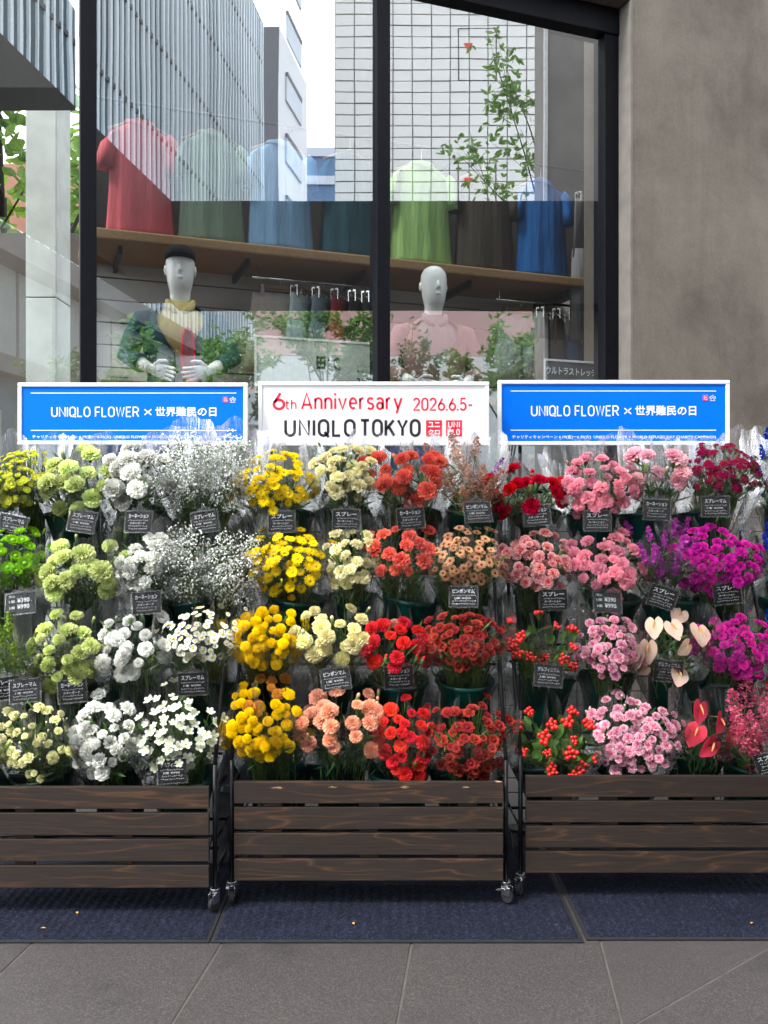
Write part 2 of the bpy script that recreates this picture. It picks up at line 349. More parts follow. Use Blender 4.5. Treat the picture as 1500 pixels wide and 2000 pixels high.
# ------------------------------------------------------------------ lettering
def arc(cx, cy_, rx, ry, a0, a1, n=9):
    return [(cx + rx*math.cos(R(a0+(a1-a0)*i/n)), cy_ + ry*math.sin(R(a0+(a1-a0)*i/n))) for i in range(n+1)]
def oval(w=0.6): r = w/2; return arc(r, 1-r, r, r, 0, 180) + arc(r, r, r, r, 180, 360) + [(w, 1-r)]
GL = {  # glyph: (strokes, width)
 'U': ([[(0,1),(0,.3)] + arc(.3,.3,.3,.3,180,360) + [(.6,1)]], .6), 'N': ([[(0,0),(0,1),(.6,0),(.6,1)]], .6),
 'I': ([[(0,0),(0,1)]], 0), 'Q': ([oval(), [(.36,.24),(.64,-.1)]], .6), 'L': ([[(0,1),(0,0),(.46,0)]], .46), 'O': ([oval()], .6),
 'F': ([[(0,0),(0,1),(.48,1)], [(0,.5),(.42,.5)]], .46), 'W': ([[(0,1),(.2,0),(.42,1),(.64,0),(.84,1)]], .84),
 'E': ([[(.48,1),(0,1),(0,0),(.48,0)], [(0,.52),(.42,.52)]], .48),
 'R': ([[(0,0),(0,1),(.3,1)] + arc(.3,.74,.26,.26,80,-80) + [(.3,.48),(0,.48)], [(.3,.48),(.58,0)]], .57),
 'T': ([[(0,1),(.58,1)], [(.29,1),(.29,0)]], .58), 'K': ([[(0,0),(0,1)], [(.56,1),(.02,.40)], [(.2,.6),(.6,0)]], .58),
 'Y': ([[(0,1),(.31,.45),(.62,1)], [(.31,.45),(.31,0)]], .62),
 '6': ([arc(.28,.29,.28,.29,0,360,16), [(.03,.40),(.36,1)]], .56),
 't': ([[(.13,.95),(.13,.16)] + arc(.28,.16,.15,.16,180,270) + [(.38,0)], [(0,.68),(.38,.68)]], .38),
 'h': ([[(0,0),(0,1)], [(0,.46)] + arc(.22,.46,.22,.22,170,0) + [(.44,0)]], .44),
 'A': ([[(0,0),(.34,1),(.68,0)], [(.1,.27),(.58,.27)]], .68), 'n': ([[(0,0),(0,.68)], [(0,.46)] + arc(.22,.46,.22,.22,170,0) + [(.44,0)]], .44),
 'i': ([[(0,0),(0,.68)], [(0,.86),(0,1)]], 0), 'v': ([[(0,.68),(.25,0),(.5,.68)]], .5),
 'e': ([[(.02,.36),(.46,.36)] + arc(.23,.36,.23,.32,0,305,14)[1:]], .46), 'r': ([[(0,0),(0,.68)], [(0,.44)] + arc(.2,.44,.2,.24,170,75)], .28),
 's': ([arc(.2,.515,.19,.165,35,265) + arc(.2,.175,.2,.175,85,-150)], .4),
 'a': ([arc(.2,.47,.22,.21,150,0) + [(.42,0)], arc(.2,.2,.2,.2,0,360,14)], .42), 'y': ([[(0,.68),(.25,.02)], [(.5,.68),(.15,-.27)]], .5),
 '2': ([arc(.27,.73,.27,.27,165,-38) + [(0,0),(.57,0)]], .56), '0': ([oval(.54)], .54),
 '5': ([[(.5,1),(.09,1),(.05,.53)] + arc(.25,.31,.28,.31,105,-150)], .54), '.': ([[(0,-.05),(0,.10)]], 0), '-': ([[(0,.42),(.36,.42)]], .36),
 'x': ([[(0,.12),(.66,.82)], [(0,.82),(.66,.12)]], .66)}
def ribbon(mb, pts, w, fn):
    n = len(pts); L = []; Rr = []
    closed = (Vector(pts[0]) - Vector(pts[-1])).length < 1e-4
    for i in range(n):
        p = Vector(pts[i]); a = Vector(pts[i-1]) if i else (Vector(pts[-2]) if closed else None)
        b = Vector(pts[i+1]) if i < n-1 else (Vector(pts[1]) if closed else None)
        d1 = (p-a).normalized() if a is not None else (b-p).normalized(); d2 = (b-p).normalized() if b is not None else d1
        n1 = Vector((-d1.y, d1.x)); n2 = Vector((-d2.y, d2.x)); mt = n1+n2
        mt = mt.normalized() if mt.length > 1e-3 else n1
        k = min(1.25, 1/max(0.3, mt.dot(n1)))
        L.append(p+mt*w/2*k); Rr.append(p-mt*w/2*k)
    mb.add([fn(q.x, q.y) for q in L] + [fn(q.x, q.y) for q in Rr], [(i, n+i, n+i+1, i+1) for i in range(n-1)])
def strokes(text, x0, x1, z0, h, w, gap, y):
    """stroke lettering fitted between x0 and x1 (local x, z plane at y), cap height h"""
    tot = 0; items = []
    for ch in text:
        if ch == ' ': tot += 0.38; continue
        items.append((ch, tot)); tot += GL[ch][1] + gap
    tot -= gap; kx = (x1-x0) / tot; mb = MB()
    for ch, ox in items:
        for st in GL[ch][0]:
            ribbon(mb, [((x+ox)*kx, z*h) for x, z in st], w*h, lambda a, b: (x0+a, y, z0+b))
    return mb
_txt = {}
def text_mb(s, x0, x1, z0, z1, y, bold=0.0, fill=True):
    """system lettering fitted to a rectangle (local x, z plane at y)"""
    if (s, bold) not in _txt:
        c = bpy.data.curves.new('lettering', 'FONT'); c.body = s; c.offset = bold; c.resolution_u = 2
        o = bpy.data.objects.new('lettering', c); C.objects.link(o)
        me = bpy.data.meshes.new_from_object(o.evaluated_get(bpy.context.evaluated_depsgraph_get()))
        _txt[(s, bold)] = ([tuple(v.co) for v in me.vertices], [tuple(p.vertices) for p in me.polygons])
        bpy.data.objects.remove(o); bpy.data.curves.remove(c); bpy.data.meshes.remove(me)
    vs_, fs_ = _txt[(s, bold)]
    ax = min(v[0] for v in vs_); bx = max(v[0] for v in vs_); az = min(v[1] for v in vs_); bz = max(v[1] for v in vs_)
    mb = MB(); mb.add([(x0+(v[0]-ax)/(bx-ax)*(x1-x0), y, z0+(v[1]-az)/(bz-az)*(z1-z0)) for v in vs_], fs_)
    return mb

# ================================================================== THE GROUND
g = MB(); g.add([(-150,-150,-0.003),(150,-150,-0.003),(150,150,-0.003),(-150,150,-0.003)], [(0,1,2,3)])
struct(g.build('ground', simple('grout_grey', (0.078, 0.069, 0.064), 0.9, 0, 0.2, 12)))
pv = struct(thing('pavement', '', '')); del pv['label']; del pv['category']
def clip(poly, a, b, c):                     # keep a*x+b*y <= c
    out = []
    for i in range(len(poly)):
        p, q = poly[i], poly[(i+1) % len(poly)]; fp_ = a*p[0]+b*p[1]-c; fq = a*q[0]+b*q[1]-c
        if fp_ <= 0: out.append(p)
        if fp_*fq < 0: k = fp_/(fp_-fq); out.append((p[0]+(q[0]-p[0])*k, p[1]+(q[1]-p[1])*k))
    return out
def slab(poly):
    # poly counter-clockwise, shrunk by clipping: chamfered granite slab
    cx = sum(p[0] for p in poly)/len(poly); cyy = sum(p[1] for p in poly)/len(poly); n = len(poly)
    ins = []
    for i in range(n):
        p = Vector(poly[i]); a = (Vector(poly[i-1])-p).normalized(); b = (Vector(poly[(i+1) % n])-p).normalized()
        bi = a+b; bi = bi.normalized() if bi.length > 1e-3 else Vector((cx-p.x, cyy-p.y)).normalized()
        ins.append(p+bi*0.004)
    mb = MB()
    mb.add([(p[0]-cx, p[1]-cyy, -0.02) for p in poly] + [(p[0]-cx, p[1]-cyy, -0.002) for p in poly] + [(p.x-cx, p.y-cyy, 0) for p in ins],
           [tuple(range(2*n, 3*n))] + [(i, (i+1) % n, n+(i+1) % n, n+i) for i in range(n)] + [(n+i, n+(i+1) % n, 2*n+(i+1) % n, 2*n+i) for i in range(n)])
    o = mb.build('paving_slab', PAVE, pv); o.location = (cx, cyy, 0)
ta = math.atan2(205, F); td = Vector((math.sin(ta), math.cos(ta))); tn = Vector((td.y, -td.x))   # joint direction and normal
j0 = at(803, 1847, F*EYE/847); base_c = tn.dot(Vector((j0.x, j0.y))); TW = 0.612; J = 0.003
pA = at(1500, 1852, F*EYE/852); pB = at(1240, 2000, F*EYE/1000); dd_ = (Vector((pA.x, pA.y))-Vector((pB.x, pB.y))).normalized()
dn = Vector((dd_.y, -dd_.x)); dc = dn.dot(Vector((pA.x, pA.y)))   # diagonal joint: right side has dn.p > dc
for i in range(-5, 9):
    for j in range(0, 4):
        c0 = base_c + i*TW; e0 = 0.55 + j*1.4 + (0.0 if i % 2 else 0.06)
        q = [tn*(c0+J)+td*(e0+J), tn*(c0+TW-J)+td*(e0+J), tn*(c0+TW-J)+td*(e0+1.4-J), tn*(c0+J)+td*(e0+1.4-J)]
        q = [(v.x, v.y) for v in q]
        q = clip(q, dn.x, dn.y, dc-J)
        if len(q) > 2: slab(q)
for i in range(0, 5):
    for j in range(-1, 2):
        c0 = dc + i*TW*1.6
        q = [dn*(c0+J)+dd_*(.2+j*5+J), dn*(c0+TW*1.6-J)+dd_*(.2+j*5+J), dn*(c0+TW*1.6-J)+dd_*(5.2+j*5-J), dn*(c0+J)+dd_*(5.2+j*5-J)]
        q = [(v.x, v.y) for v in q]
        if len(q) > 2: slab(q)

# door mats
def mat(x0, x1, y0, y1, label, skew=0.0):
    t = thing('door_mat', label, 'mat', ((x0+x1)/2, y0, 0.001), skew, 'navy door mats along the shop front')
    w = (x1-x0)/2; d = y1-y0
    mb = MB(); mb.box((-w, 0, 0), (w, d, 0.006)); bevel(mb.build('rubber_edge', RUBBER, t), 0.002)
    mb = MB(); e = 0.012; step = 0.0085
    nx = int((2*w-2*e)/step); ny = int(min(d-2*e, 0.55)/step); rn = random.Random(int(x0*100)+500)
    vs_ = []
    for jy in range(ny+1):
        for ix in range(nx+1):
            h = 0.0105 + 0.0035*math.sin(ix*1.57+(jy//2 % 2)*1.57)*math.sin(jy*1.57+0.6) + rn.uniform(-0.0012, 0.0012)
            if ix in (0, nx) or jy in (0, ny): h = 0.0062
            vs_.append((-w+e+ix*(2*w-2*e)/nx + rn.uniform(-.001, .001), e+jy*step + rn.uniform(-.001, .001), h))
    mb.add(vs_, [(jy*(nx+1)+ix, jy*(nx+1)+ix+1, (jy+1)*(nx+1)+ix+1, (jy+1)*(nx+1)+ix) for jy in range(ny) for ix in range(nx)])
    yb = e+ny*step
    if d-e > yb: mb.add([(-w+e, yb, .0062), (w-e, yb, .0062), (w-e, d-e, .0075), (-w+e, d-e, .0075)], [(0,1,2,3)])
    mb.build('carpet', CARPET, t, smooth=True)
Ym = F*EYE/843
mat(-2.3, at(409, 1843, Ym).x, Ym, Ym+1.1, 'navy blue door mat under the left flower rack', 0.0)
mat(at(411, 1843, Ym).x, at(1141, 1843, Ym).x, Ym, Ym+1.1, 'navy blue door mat under the middle flower rack')
mat(at(1145, 1838, Ym+.018).x, 2.6, Ym+.018, Ym+1.1, 'navy blue door mat under the right flower rack, chunky weave')
for px, py, cc in ((85, 1822, 0), (150, 1792, 1), (690, 1813, 0), (1468, 1812, 0)):
    Y = F*EYE/(py-1000); p = at(px, py, Y); lm = MB()
    lm.add([(-.008,0,0),(0,-.004,.002),(.009,0,.001),(0,.005,.003),(-.008,0,-.001),(0,-.004,.001),(.009,0,0),(0,.005,.002)], [(0,1,2,3),(7,6,5,4),(0,4,5,1),(1,5,6,2),(2,6,7,3),(3,7,4,0)])
    o = lm.build('fallen_petal', simple('dry_petal', (0.55, 0.27, 0.04), 0.7)); o.location = (p.x, p.y, 0.0165); o.rotation_euler.z = px
    tag(o, {85: 'larger orange fallen petal on the mat under the left rack', 150: 'smaller fallen petal on the mat near the left rack boards',
            690: 'orange fallen petal on the mat under the middle rack', 1468: 'fallen petal on the mat under the right rack'}[px], 'petal', 'fallen petals')

# ================================================================== RACKS
RY = {'left': 3.14, 'middle': 3.20, 'right': 3.27, 'far right': 3.30}
def rx(a, b, Y): return (at(a, 0, Y).x, at(b, 0, Y).x)
RX = {'middle': rx(457, 983, 3.20), 'right': rx(1027, 1541, 3.27)}
l1 = at(408, 0, 3.14).x; RX['left'] = (l1-0.945, l1); RX['far right'] = (RX['right'][1]+0.10, RX['right'][1]+1.045)
RIM = {1: (0.165, 0.459), 2: (0.275, 0.768), 3: (0.385, 1.069), 4: (0.495, 1.412)}    # tier -> local y, z of the bucket rims
TILT = R(11); BH = 0.235; AX = Vector((0, -math.sin(TILT), math.cos(TILT)))
slat_mesh = {}
def rack(which):
    x0, x1 = RX[which]; w = (x1-x0)/2; Y = RY[which]
    lab = {'left': 'black wheeled flower rack with dark slatted wood front, cut off by the left edge', 'middle': 'black wheeled flower rack with scuffed slatted wood front, under the white banner',
           'right': 'black wheeled flower rack with reddish grained slatted wood front, beside the concrete wall', 'far right': 'black wheeled flower rack of blue flowers at the right edge'}[which]
    t = thing('flower_rack', lab, 'flower rack', ((x0+x1)/2, Y, 0), 0, 'wheeled flower racks')
    for k in range(4):
        z1 = 0.4526 - k*0.0905; mb = MB(); rr = random.Random(k+len(which)*7)
        h = 0.0380; a = rr.uniform(-.0012, .0012)
        mb.box((-w, 0, -h), (w, 0.018, h))
        o = mb.build('slat', SLATW if (which == 'middle' and k == 0) else SLAT, t); o.location = (0, rr.uniform(-.001, .001), z1-h); o.rotation_euler.y = a; bevel(o, 0.002)
    for fx in (-0.72, -0.36 if which != 'middle' else 0.0, 0.36 if which != 'middle' else 0.74) if which != 'middle' else (-0.72, 0.0, 0.74):
        mb = MB(); mb.box((-0.033, 0.019, 0.112), (0.033, 0.036, 0.446)); o = mb.build('cleat', SLAT, t); o.location.x = fx*w
    for s in (-1, 1):
        xs = s*(w+0.014)
        mb = MB(); mb.tube([(xs, 0.035, 0.075), (xs, 0.035, 0.52)], 0.0085, 10); mb.tube([(xs, 0.035, 0.515), (xs, 0.47, 1.30)], 0.0075, 10)
        mb.build('front_post', BLACKM, t, smooth=True)
        mb = MB(); mb.tube([(xs, 0.62, 0.075), (xs, 0.62, 1.50)], 0.0115, 10); mb.build('rear_post', BLACKM, t, smooth=True)
        mb = MB()
        for z in (0.135, 0.42): mb.tube([(xs, 0.035, z), (xs, 0.62, z)], 0.008, 8)
        mb.build('side_rail', BLACKM, t, smooth=True)
        for yy in (0.035, 0.62):
            cst = MB(); cst.tube([(0,0,.088),(0,0,.076)], 0.017, 14); cst.tube([(0,0,.076),(0,0,.066)], [0.019,0.014], 14)
            cst.box((-.012,-.012,.038),(-.0085,.022,.070)); cst.box((.0085,-.012,.038),(.012,.022,.070)); cst.box((-.0085,-.014,.064),(.0085,.012,.069))
            cst.obox((.0125,-.026,.050),(.008,0,0),(0,.034,.012),(0,-.004,.007))
            cf = cst.build('caster', CHROME, t); cf.location = (xs, yy, 0.003); cf.rotation_euler.z = (s*0.5+yy*3+len(which))*0.7-0.6; bevel(cf, 0.0012)
            wm = MB(); wm.tube([(-.0078,.006,.035),(.0078,.006,.035)], 0.0235, 18); wl = wm.build('wheel', RUBBER, cf); bevel(wl, 0.003)
    for k in (1, 2, 3, 4):
        y, z = RIM[k]; b = Vector((0, y, z)) - AX*BH; fy = Vector((0, math.cos(TILT), math.sin(TILT)))
        sh = MB()
        for d in (-0.10, 0.10):
            q = b + fy*d - AX*0.0095; sh.tube([(-w-0.014, q.y, q.z), (w+0.014, q.y, q.z)], 0.006, 8)
        for i in range(13):
            xx = -w+0.02+i*(2*w-0.04)/12; q0 = b-fy*0.10-AX*0.0030; q1 = b+fy*0.10-AX*0.0030; sh.tube([(xx, q0.y, q0.z), (xx, q1.y, q1.z)], 0.003, 5)
        q = b-fy*0.112+AX*0.045; sh.tube([(-w-0.014, q.y, q.z), (w+0.014, q.y, q.z)], 0.0045, 8)
        for s in (-1, 1):
            q0 = b-fy*0.112+AX*0.045; q1 = b+fy*0.10-AX*0.0095
            sh.tube([(s*(w+.014), q0.y, q0.z), (s*(w+.014), q1.y, q1.z)], 0.0045, 6); sh.tube([(s*(w+.014), q1.y, q1.z), (s*(w+.014), 0.62, q1.z+0.02)], 0.0055, 6)
        sh.build('shelf', BLACKM, t, smooth=True)
    wg = MB()
    for i in range(21): wg.tube([(-w, 0.632, 0.20+i*0.062), (w, 0.632, 0.20+i*0.062)], 0.0022, 5)
    for i in range(7): wg.tube([(-w+.01+i*(2*w-.02)/6, 0.637, 0.17), (-w+.01+i*(2*w-.02)/6, 0.637, 1.48)], 0.0026, 5)
    wg.tube([(-w-.014, 0.62, 1.49), (w+.014, 0.62, 1.49)], 0.0115, 8)
    wg.build('wire_grid', BLACKM, t)
    return t
for k in RX: rack(k)

rs = thing('rolled_sheet', 'rolled translucent grey plastic sheet standing between left and middle racks', 'plastic sheet', (at(440, 0, 3.62).x, 3.62, 0.0))
mb = MB(); rn0 = random.Random(9); mb.loft([((-.03+.10*f, .02*f, .01+.62*f), ((.016+.050*math.sin(math.pi*(.12+.8*f))), 0, 0), (0, .012+.03*math.sin(math.pi*(.12+.8*f)), 0)) for f in [i/10 for i in range(11)]], 18, 0, True, lambda i, q: 1+.10*math.sin(6*q+i*.7)+.07*math.sin(11*q-i*.4)); mb.build('sheet', simple('grey_plastic', (.12, .125, .135), .35, 0, .3, 18), rs, smooth=True)
mb = MB(); mb.tube([(.012, .008, .30), (.016, .009, .325)], .062, 14); mb.build('band', simple('grey_band', (.2, .2, .21), .5), rs)

# ================================================================== FLOWER HEADS (local +z faces out, radius 1)
def frame(d, up=None):
    d = d.normalized(); a = d.cross(Vector((0, 0, 1)))
    a = a.normalized() if a.length > 1e-3 else Vector((1, 0, 0)); return a, d.cross(a), d
def petal(mb, ang, r0, r1, wid, z0, z1, ruff, rn, seg=3, rows=2, m=0, cup=0.0, t0=0.0, t1=1.0):
    ca, sa = math.cos(ang), math.sin(ang); vs_ = []; tt = []
    for i in range(rows+1):
        f = i/rows; rr = r0+(r1-r0)*f; w = wid*(0.25+0.75*math.sin(math.pi*min(1.0, 0.18+f*0.62)))
        for j in range(seg+1):
            g_ = j/seg*2-1; rad = rr*(1-0.10*g_*g_*f) + (rn.uniform(-ruff, ruff)*0.5 if i == rows else 0)
            z = z0+(z1-z0)*f*f**0.3 + cup*g_*g_*f + (rn.uniform(-ruff, ruff) if i == rows else rn.uniform(-ruff, ruff)*0.3)
            x, y = rad, g_*w
            vs_.append((x*ca-y*sa, x*sa+y*ca, z)); tt.append(t0+(t1-t0)*f)
    mb.add(vs_, [(i*(seg+1)+j, (i+1)*(seg+1)+j, (i+1)*(seg+1)+j+1, i*(seg+1)+j+1) for i in range(rows) for j in range(seg)], m, tt)
def calyx(mb, r=0.26, L=0.75, z=-0.12):
    mb.tube([(0,0,z), (0,0,z-L*.5), (0,0,z-L)], [r*1.15, r, r*0.45], 7, 1)
def ruffle_ball(mb, whorls, rn, amp, seg=5):
    for k, (el, L, n) in enumerate(whorls):
        for i in range(n):
            ang = 2*math.pi*(i+rn.uniform(-.3, .3)+k*.37)/n; e = R(el+rn.uniform(-7, 7)); Lp = L*rn.uniform(.88, 1.07); wid = 1.25*math.pi*L*math.cos(R(min(el, 78)))/n+.10
            rd = Vector((math.cos(ang)*math.cos(e), math.sin(ang)*math.cos(e), math.sin(e)*.82)); tg = Vector((-math.sin(ang), math.cos(ang), 0)); nm = rd.cross(tg)
            vs_ = []; tt = []; t1 = rn.uniform(.72, 1)
            for r_ in range(4):
                f = (.06, .5, .84, 1.0)[r_]; w_ = wid*(.22, .62, .98, 1.04)[r_]
                for j in range(seg+1):
                    g_ = j/seg*2-1; z = ((-1)**j)*amp*(0, .12, .55, 1.0)[r_]*rn.uniform(.5, 1.2)
                    vs_.append(rd*(Lp*f*(1-.10*g_*g_*f)+(rn.uniform(-amp, amp)*.55 if r_ == 3 else 0))+tg*(g_*w_)+nm*(-z)); tt.append(max(0, min(1, f*t1+rn.uniform(-.16, .16))))
            mb.add(vs_, [(r_*(seg+1)+j, (r_+1)*(seg+1)+j, (r_+1)*(seg+1)+j+1, r_*(seg+1)+j+1) for r_ in range(3) for j in range(seg)], 0, tt)
def head_carnation(seed, full=1.0):
    rn = random.Random(seed); mb = MB()
    ruffle_ball(mb, [(-6, 1.0, 10), (14, 1.0, 10), (32, .97, 9), (50, .90, 8), (66, .84, 6), (80, .78, 4)], rn, .12); calyx(mb); return mb
def head_spray(seed):
    rn = random.Random(seed); mb = MB()
    ruffle_ball(mb, [(4, 1.0, 7), (24, .98, 7), (46, .92, 6), (68, .84, 4)], rn, .14, 4); calyx(mb, .3, 1.1); return mb
def head_bud(seed):
    mb = MB(); mb.tube([(0,0,-1.3),(0,0,-.9),(0,0,0),(0,0,.25)], [.16,.42,.46,.40], 7, 1); mb.tube([(0,0,.2),(0,0,.6),(0,0,.95)], [.40,.44,.16], 7, 0, t=0.9); return mb
def head_daisy(seed, n=14, rows=((1.0, .02), (.84, .20)), disc=.28, wid=.125, dome=.16):
    rn = random.Random(seed); mb = MB()
    for k, (r1, zz) in enumerate(rows):
        for i in range(n):
            petal(mb, 2*math.pi*(i+.5*k+rn.uniform(-.15,.15))/n, .18, r1*rn.uniform(.92,1.05), wid*r1, .02+.05*k, zz+rn.uniform(-.05,.08), .03, rn, 2, 2, 0, .04)
    mb.sphere((0,0,.06), disc, 9, 5, 2, (1,1,dome/disc+.35)); calyx(mb, .22, .3, -.02); return mb
def head_pompon(seed, n=170):
    rn = random.Random(seed); mb = MB(); mb.sphere((0,0,.1), .80, 10, 7, 0, (1,1,.85), t=0.0)
    for i in range(n):
        z = 1-1.55*(i+.5)/n; r = math.sqrt(max(0, 1-z*z)); a = i*2.39996
        d = Vector((r*math.cos(a), r*math.sin(a), z)); x = d.cross(Vector((0,0,1.01))); x = x.normalized() if x.length > .01 else Vector((1,0,0)); y = d.cross(x)
        c = Vector((0,0,.1)); L = rn.uniform(.90, 1.16); wv = .135
        d2 = Vector((d.x, d.y, d.z*.85)); up = y*(.10 if z > .0 else -.10)
        mb.add([c+d2*.72-x*wv*.6, c+d2*.72+x*wv*.6, c+d2*L+x*wv-up, c+d2*(L+.05)+up*.6, c+d2*L-x*wv-up], [(0,1,2,3,4)], 0, [0,0,1,1,1])
    calyx(mb, .24, .4, -.6); return mb
def head_star(seed, n=5):
    rn = random.Random(seed); mb = MB()
    for i in range(n): petal(mb, 2*math.pi*i/n+rn.uniform(-.1,.1), .08, 1.0, .36, .0, .32, .05, rn, 2, 3, 0, -.06)
    mb.sphere((0,0,.12), .13, 6, 4, 2); calyx(mb, .18, .7, 0); return mb
def head_cluster(seed, n=13):                 # a tight head of little five-petalled florets
    rn = random.Random(seed); mb = MB()
    for i in range(n):
        a = i*2.4; r = .78*math.sqrt(i/n); c = Vector((r*math.cos(a), r*math.sin(a), .45*(1-r*r)+rn.uniform(-.08,.08)))
        q = Matrix.Translation(c) @ Vector((c.x*.7, c.y*.7, 1)).to_track_quat('Z', 'Y').to_matrix().to_4x4() @ Matrix.Scale(.30, 4)
        sub = MB()
        for k in range(5): petal(sub, 2*math.pi*k/5+i, .05, 1.0, .5, 0, .18, .12, rn, 2, 1)
        mb.add([q @ Vector(v) for v in sub.v], sub.f, 0, sub.t)
        mb.tube([c, (c.x*.3, c.y*.3, -.8)], [.05, .04], 3, 1, False)
    return mb
def head_berries(seed, n=8):
    rn = random.Random(seed); mb = MB()
    for i in range(n):
        a = i*2.4; r = .72*math.sqrt((i+.3)/n); c = Vector((r*math.cos(a), r*math.sin(a), .35+rn.uniform(-.25,.25)))
        mb.sphere(c, .26, 8, 6, 0, (1, 1, 1.22), t=rn.random())
        mb.tube([c-Vector((0,0,.25)), (c.x*.25, c.y*.25, -.9)], [.06,.05], 4, 1, False)
        for k in range(4): petal(mb, k*1.57+i, .0, .01, .01, 0, 0, 0, rn, 1, 1, 1)
        for k in range(4):
            q = k*1.57+i; mb.add([c+Vector((0,0,-.30)), c+Vector((.2*math.cos(q-.4), .2*math.sin(q-.4), -.27)), c+Vector((.36*math.cos(q), .36*math.sin(q), -.18)), c+Vector((.2*math.cos(q+.4), .2*math.sin(q+.4), -.27))], [(0,1,2,3)], 1)
    return mb
def head_anthurium(seed):                     # heart-shaped spathe with a spadix
    rn = random.Random(seed); mb = MB(); n = 24; rows = 5; vs_ = []; tt = []
    def heart(a): 
        aw = (a+math.pi) % (2*math.pi)-math.pi; r = 0.60*(1+0.30*abs(math.cos(a*0.5))**1.5+.55*math.exp(-(aw/.34)**2))*(1-0.62*math.exp(-((a-math.pi)/0.30)**2)) ; return r*math.cos(a)*1.12, r*math.sin(a)*1.0
    for i in range(rows+1):
        f = max(i/rows, .02)
        for j in range(n):
            a = 2*math.pi*j/n; x, y = heart(a); x *= f; y *= f
            vs_.append((x+.05, y, .20*(x*x*.3+abs(y)*.9)+.03*math.sin(3*a+seed)*f)); tt.append(f)
    mb.add(vs_, [(i*n+j, i*n+(j+1) % n, (i+1)*n+(j+1) % n, (i+1)*n+j) for i in range(rows) for j in range(n)], 0, tt)
    mb.add([(x, y, z-.025) for x, y, z in vs_], [(i*n+(j+1) % n, i*n+j, (i+1)*n+j, (i+1)*n+(j+1) % n) for i in range(rows) for j in range(n)], 0, tt)
    mb.tube([(-.15,0,.05),(.15,.0,.28),(.5,.02,.46)], [.075,.07,.03], 7, 2); mb.tube([(-.2,0,0),(-.35,0,-.4),(-.35,0,-.9)], .045, 5, 1); return mb
def head_plume(seed, n=240, spread=.42, fsz=.07):      # feathery plume along +z
    rn = random.Random(seed); mb = MB(); mb.tube([(0,0,-1.1),(0,0,.9)], [.035,.01], 4, 1)
    for i in range(n):
        z = rn.uniform(-.75, 1.0); env = spread*max(.08, 1-((z+.35)/1.45)**2)**1.0
        a = rn.uniform(0, 6.28); r = env*math.sqrt(rn.random()); c = Vector((r*math.cos(a), r*math.sin(a), z+.3*r))
        d = Vector((rn.uniform(-1,1), rn.uniform(-1,1), rn.uniform(-.4,1))).normalized(); x, y, _ = frame(d); s = fsz*rn.uniform(.6,1.4)
        mb.add([c-x*s, c+y*s*.6, c+x*s, c-y*s*.6+d*s*.7], [(0,1,2,3)], 0, rn.random())
    return mb
HEADS = {'carnation': (head_carnation, 3), 'spray': (head_spray, 3), 'bud': (head_bud, 1), 'daisy': (head_daisy, 3), 'pompon': (head_pompon, 2), 'star': (head_star, 2),
         'cluster': (head_cluster, 2), 'berries': (head_berries, 3), 'anthurium': (head_anthurium, 2), 'plume': (head_plume, 3), 'stock': (lambda s: head_plume(s, 90, .40, .16), 2),
         'button': (lambda s: head_daisy(s, 14, ((1.0, .15), (.8, .3)), .34, .2, .2), 2), 'minidaisy': (lambda s: head_daisy(s, 12, ((1.0, .05),), .34, .22, .15), 2),
         'spike': (lambda s: head_plume(s, 200, .30, .10), 2)}
_proto = {}; _hm = {}
def head_mesh(kind, v, tip, core, eye):
    if (kind, v) not in _proto: _proto[(kind, v)] = HEADS[kind][0](v*13+5)
    key = (kind, v, tip, core, eye)
    if key not in _hm:
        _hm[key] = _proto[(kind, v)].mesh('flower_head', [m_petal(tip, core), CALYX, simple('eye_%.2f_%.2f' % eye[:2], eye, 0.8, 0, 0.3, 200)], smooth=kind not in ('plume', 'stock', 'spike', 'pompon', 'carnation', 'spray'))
    return _hm[key]
# berries are glossy
def gloss_berry():
    m, t, p = newmat('red_berry'); oi = nd(t, 'ShaderNodeAttribute', attribute_name='t')
    t.links.new(ramp(t, oi.outputs['Fac'], [(0, (.42, .006, .010)), (1, (.72, .022, .012))]), p.inputs['Base Color']); p.inputs['Roughness'].default_value = .22; return m
BERRY = gloss_berry()

# ================================================================== BUCKETS, BOUQUETS
bk = MB(); bk.lathe([(0, .004), (.072, .004), (.076, .012), (.105, .215), (.1065, .2165), (.113, .2185), (.1145, .226), (.1135, .2345), (.110, .235), (.1075, .2305), (.1035, .222), (.074, .014), (0, .012)], 40)
BUCKET_ME = bk.mesh('bucket', BUCKET, True)
ROWN = {4: 'top row', 3: 'second row', 2: 'third row', 1: 'bottom row'}
LIME = (.84, .90, .42); LIMEC = (.60, .76, .22); WHITE = (.90, .90, .87); YEL = (.94, .72, .006); GOLD = (.97, .74, .010); CREAM = (.96, .92, .58); PALEY = (.96, .91, .52)
CORAL = (.94, .23, .15); RED = (.76, .008, .040); PINK = (.94, .36, .47); LPINK = (.94, .62, .68); BURG = (.22, .008, .045); NEON = (.20, .46, .012); PEACH = (.90, .56, .33)
MAG = (.74, .03, .44); ORCH = (.58, .11, .50); SCAR = (.84, .050, .040); DKRED = (.40, .058, .040); SALM = (.94, .46, .34); BLUE = (.012, .06, .66); ASTP = (.88, .24, .36); SAGE = (.36, .50, .08)
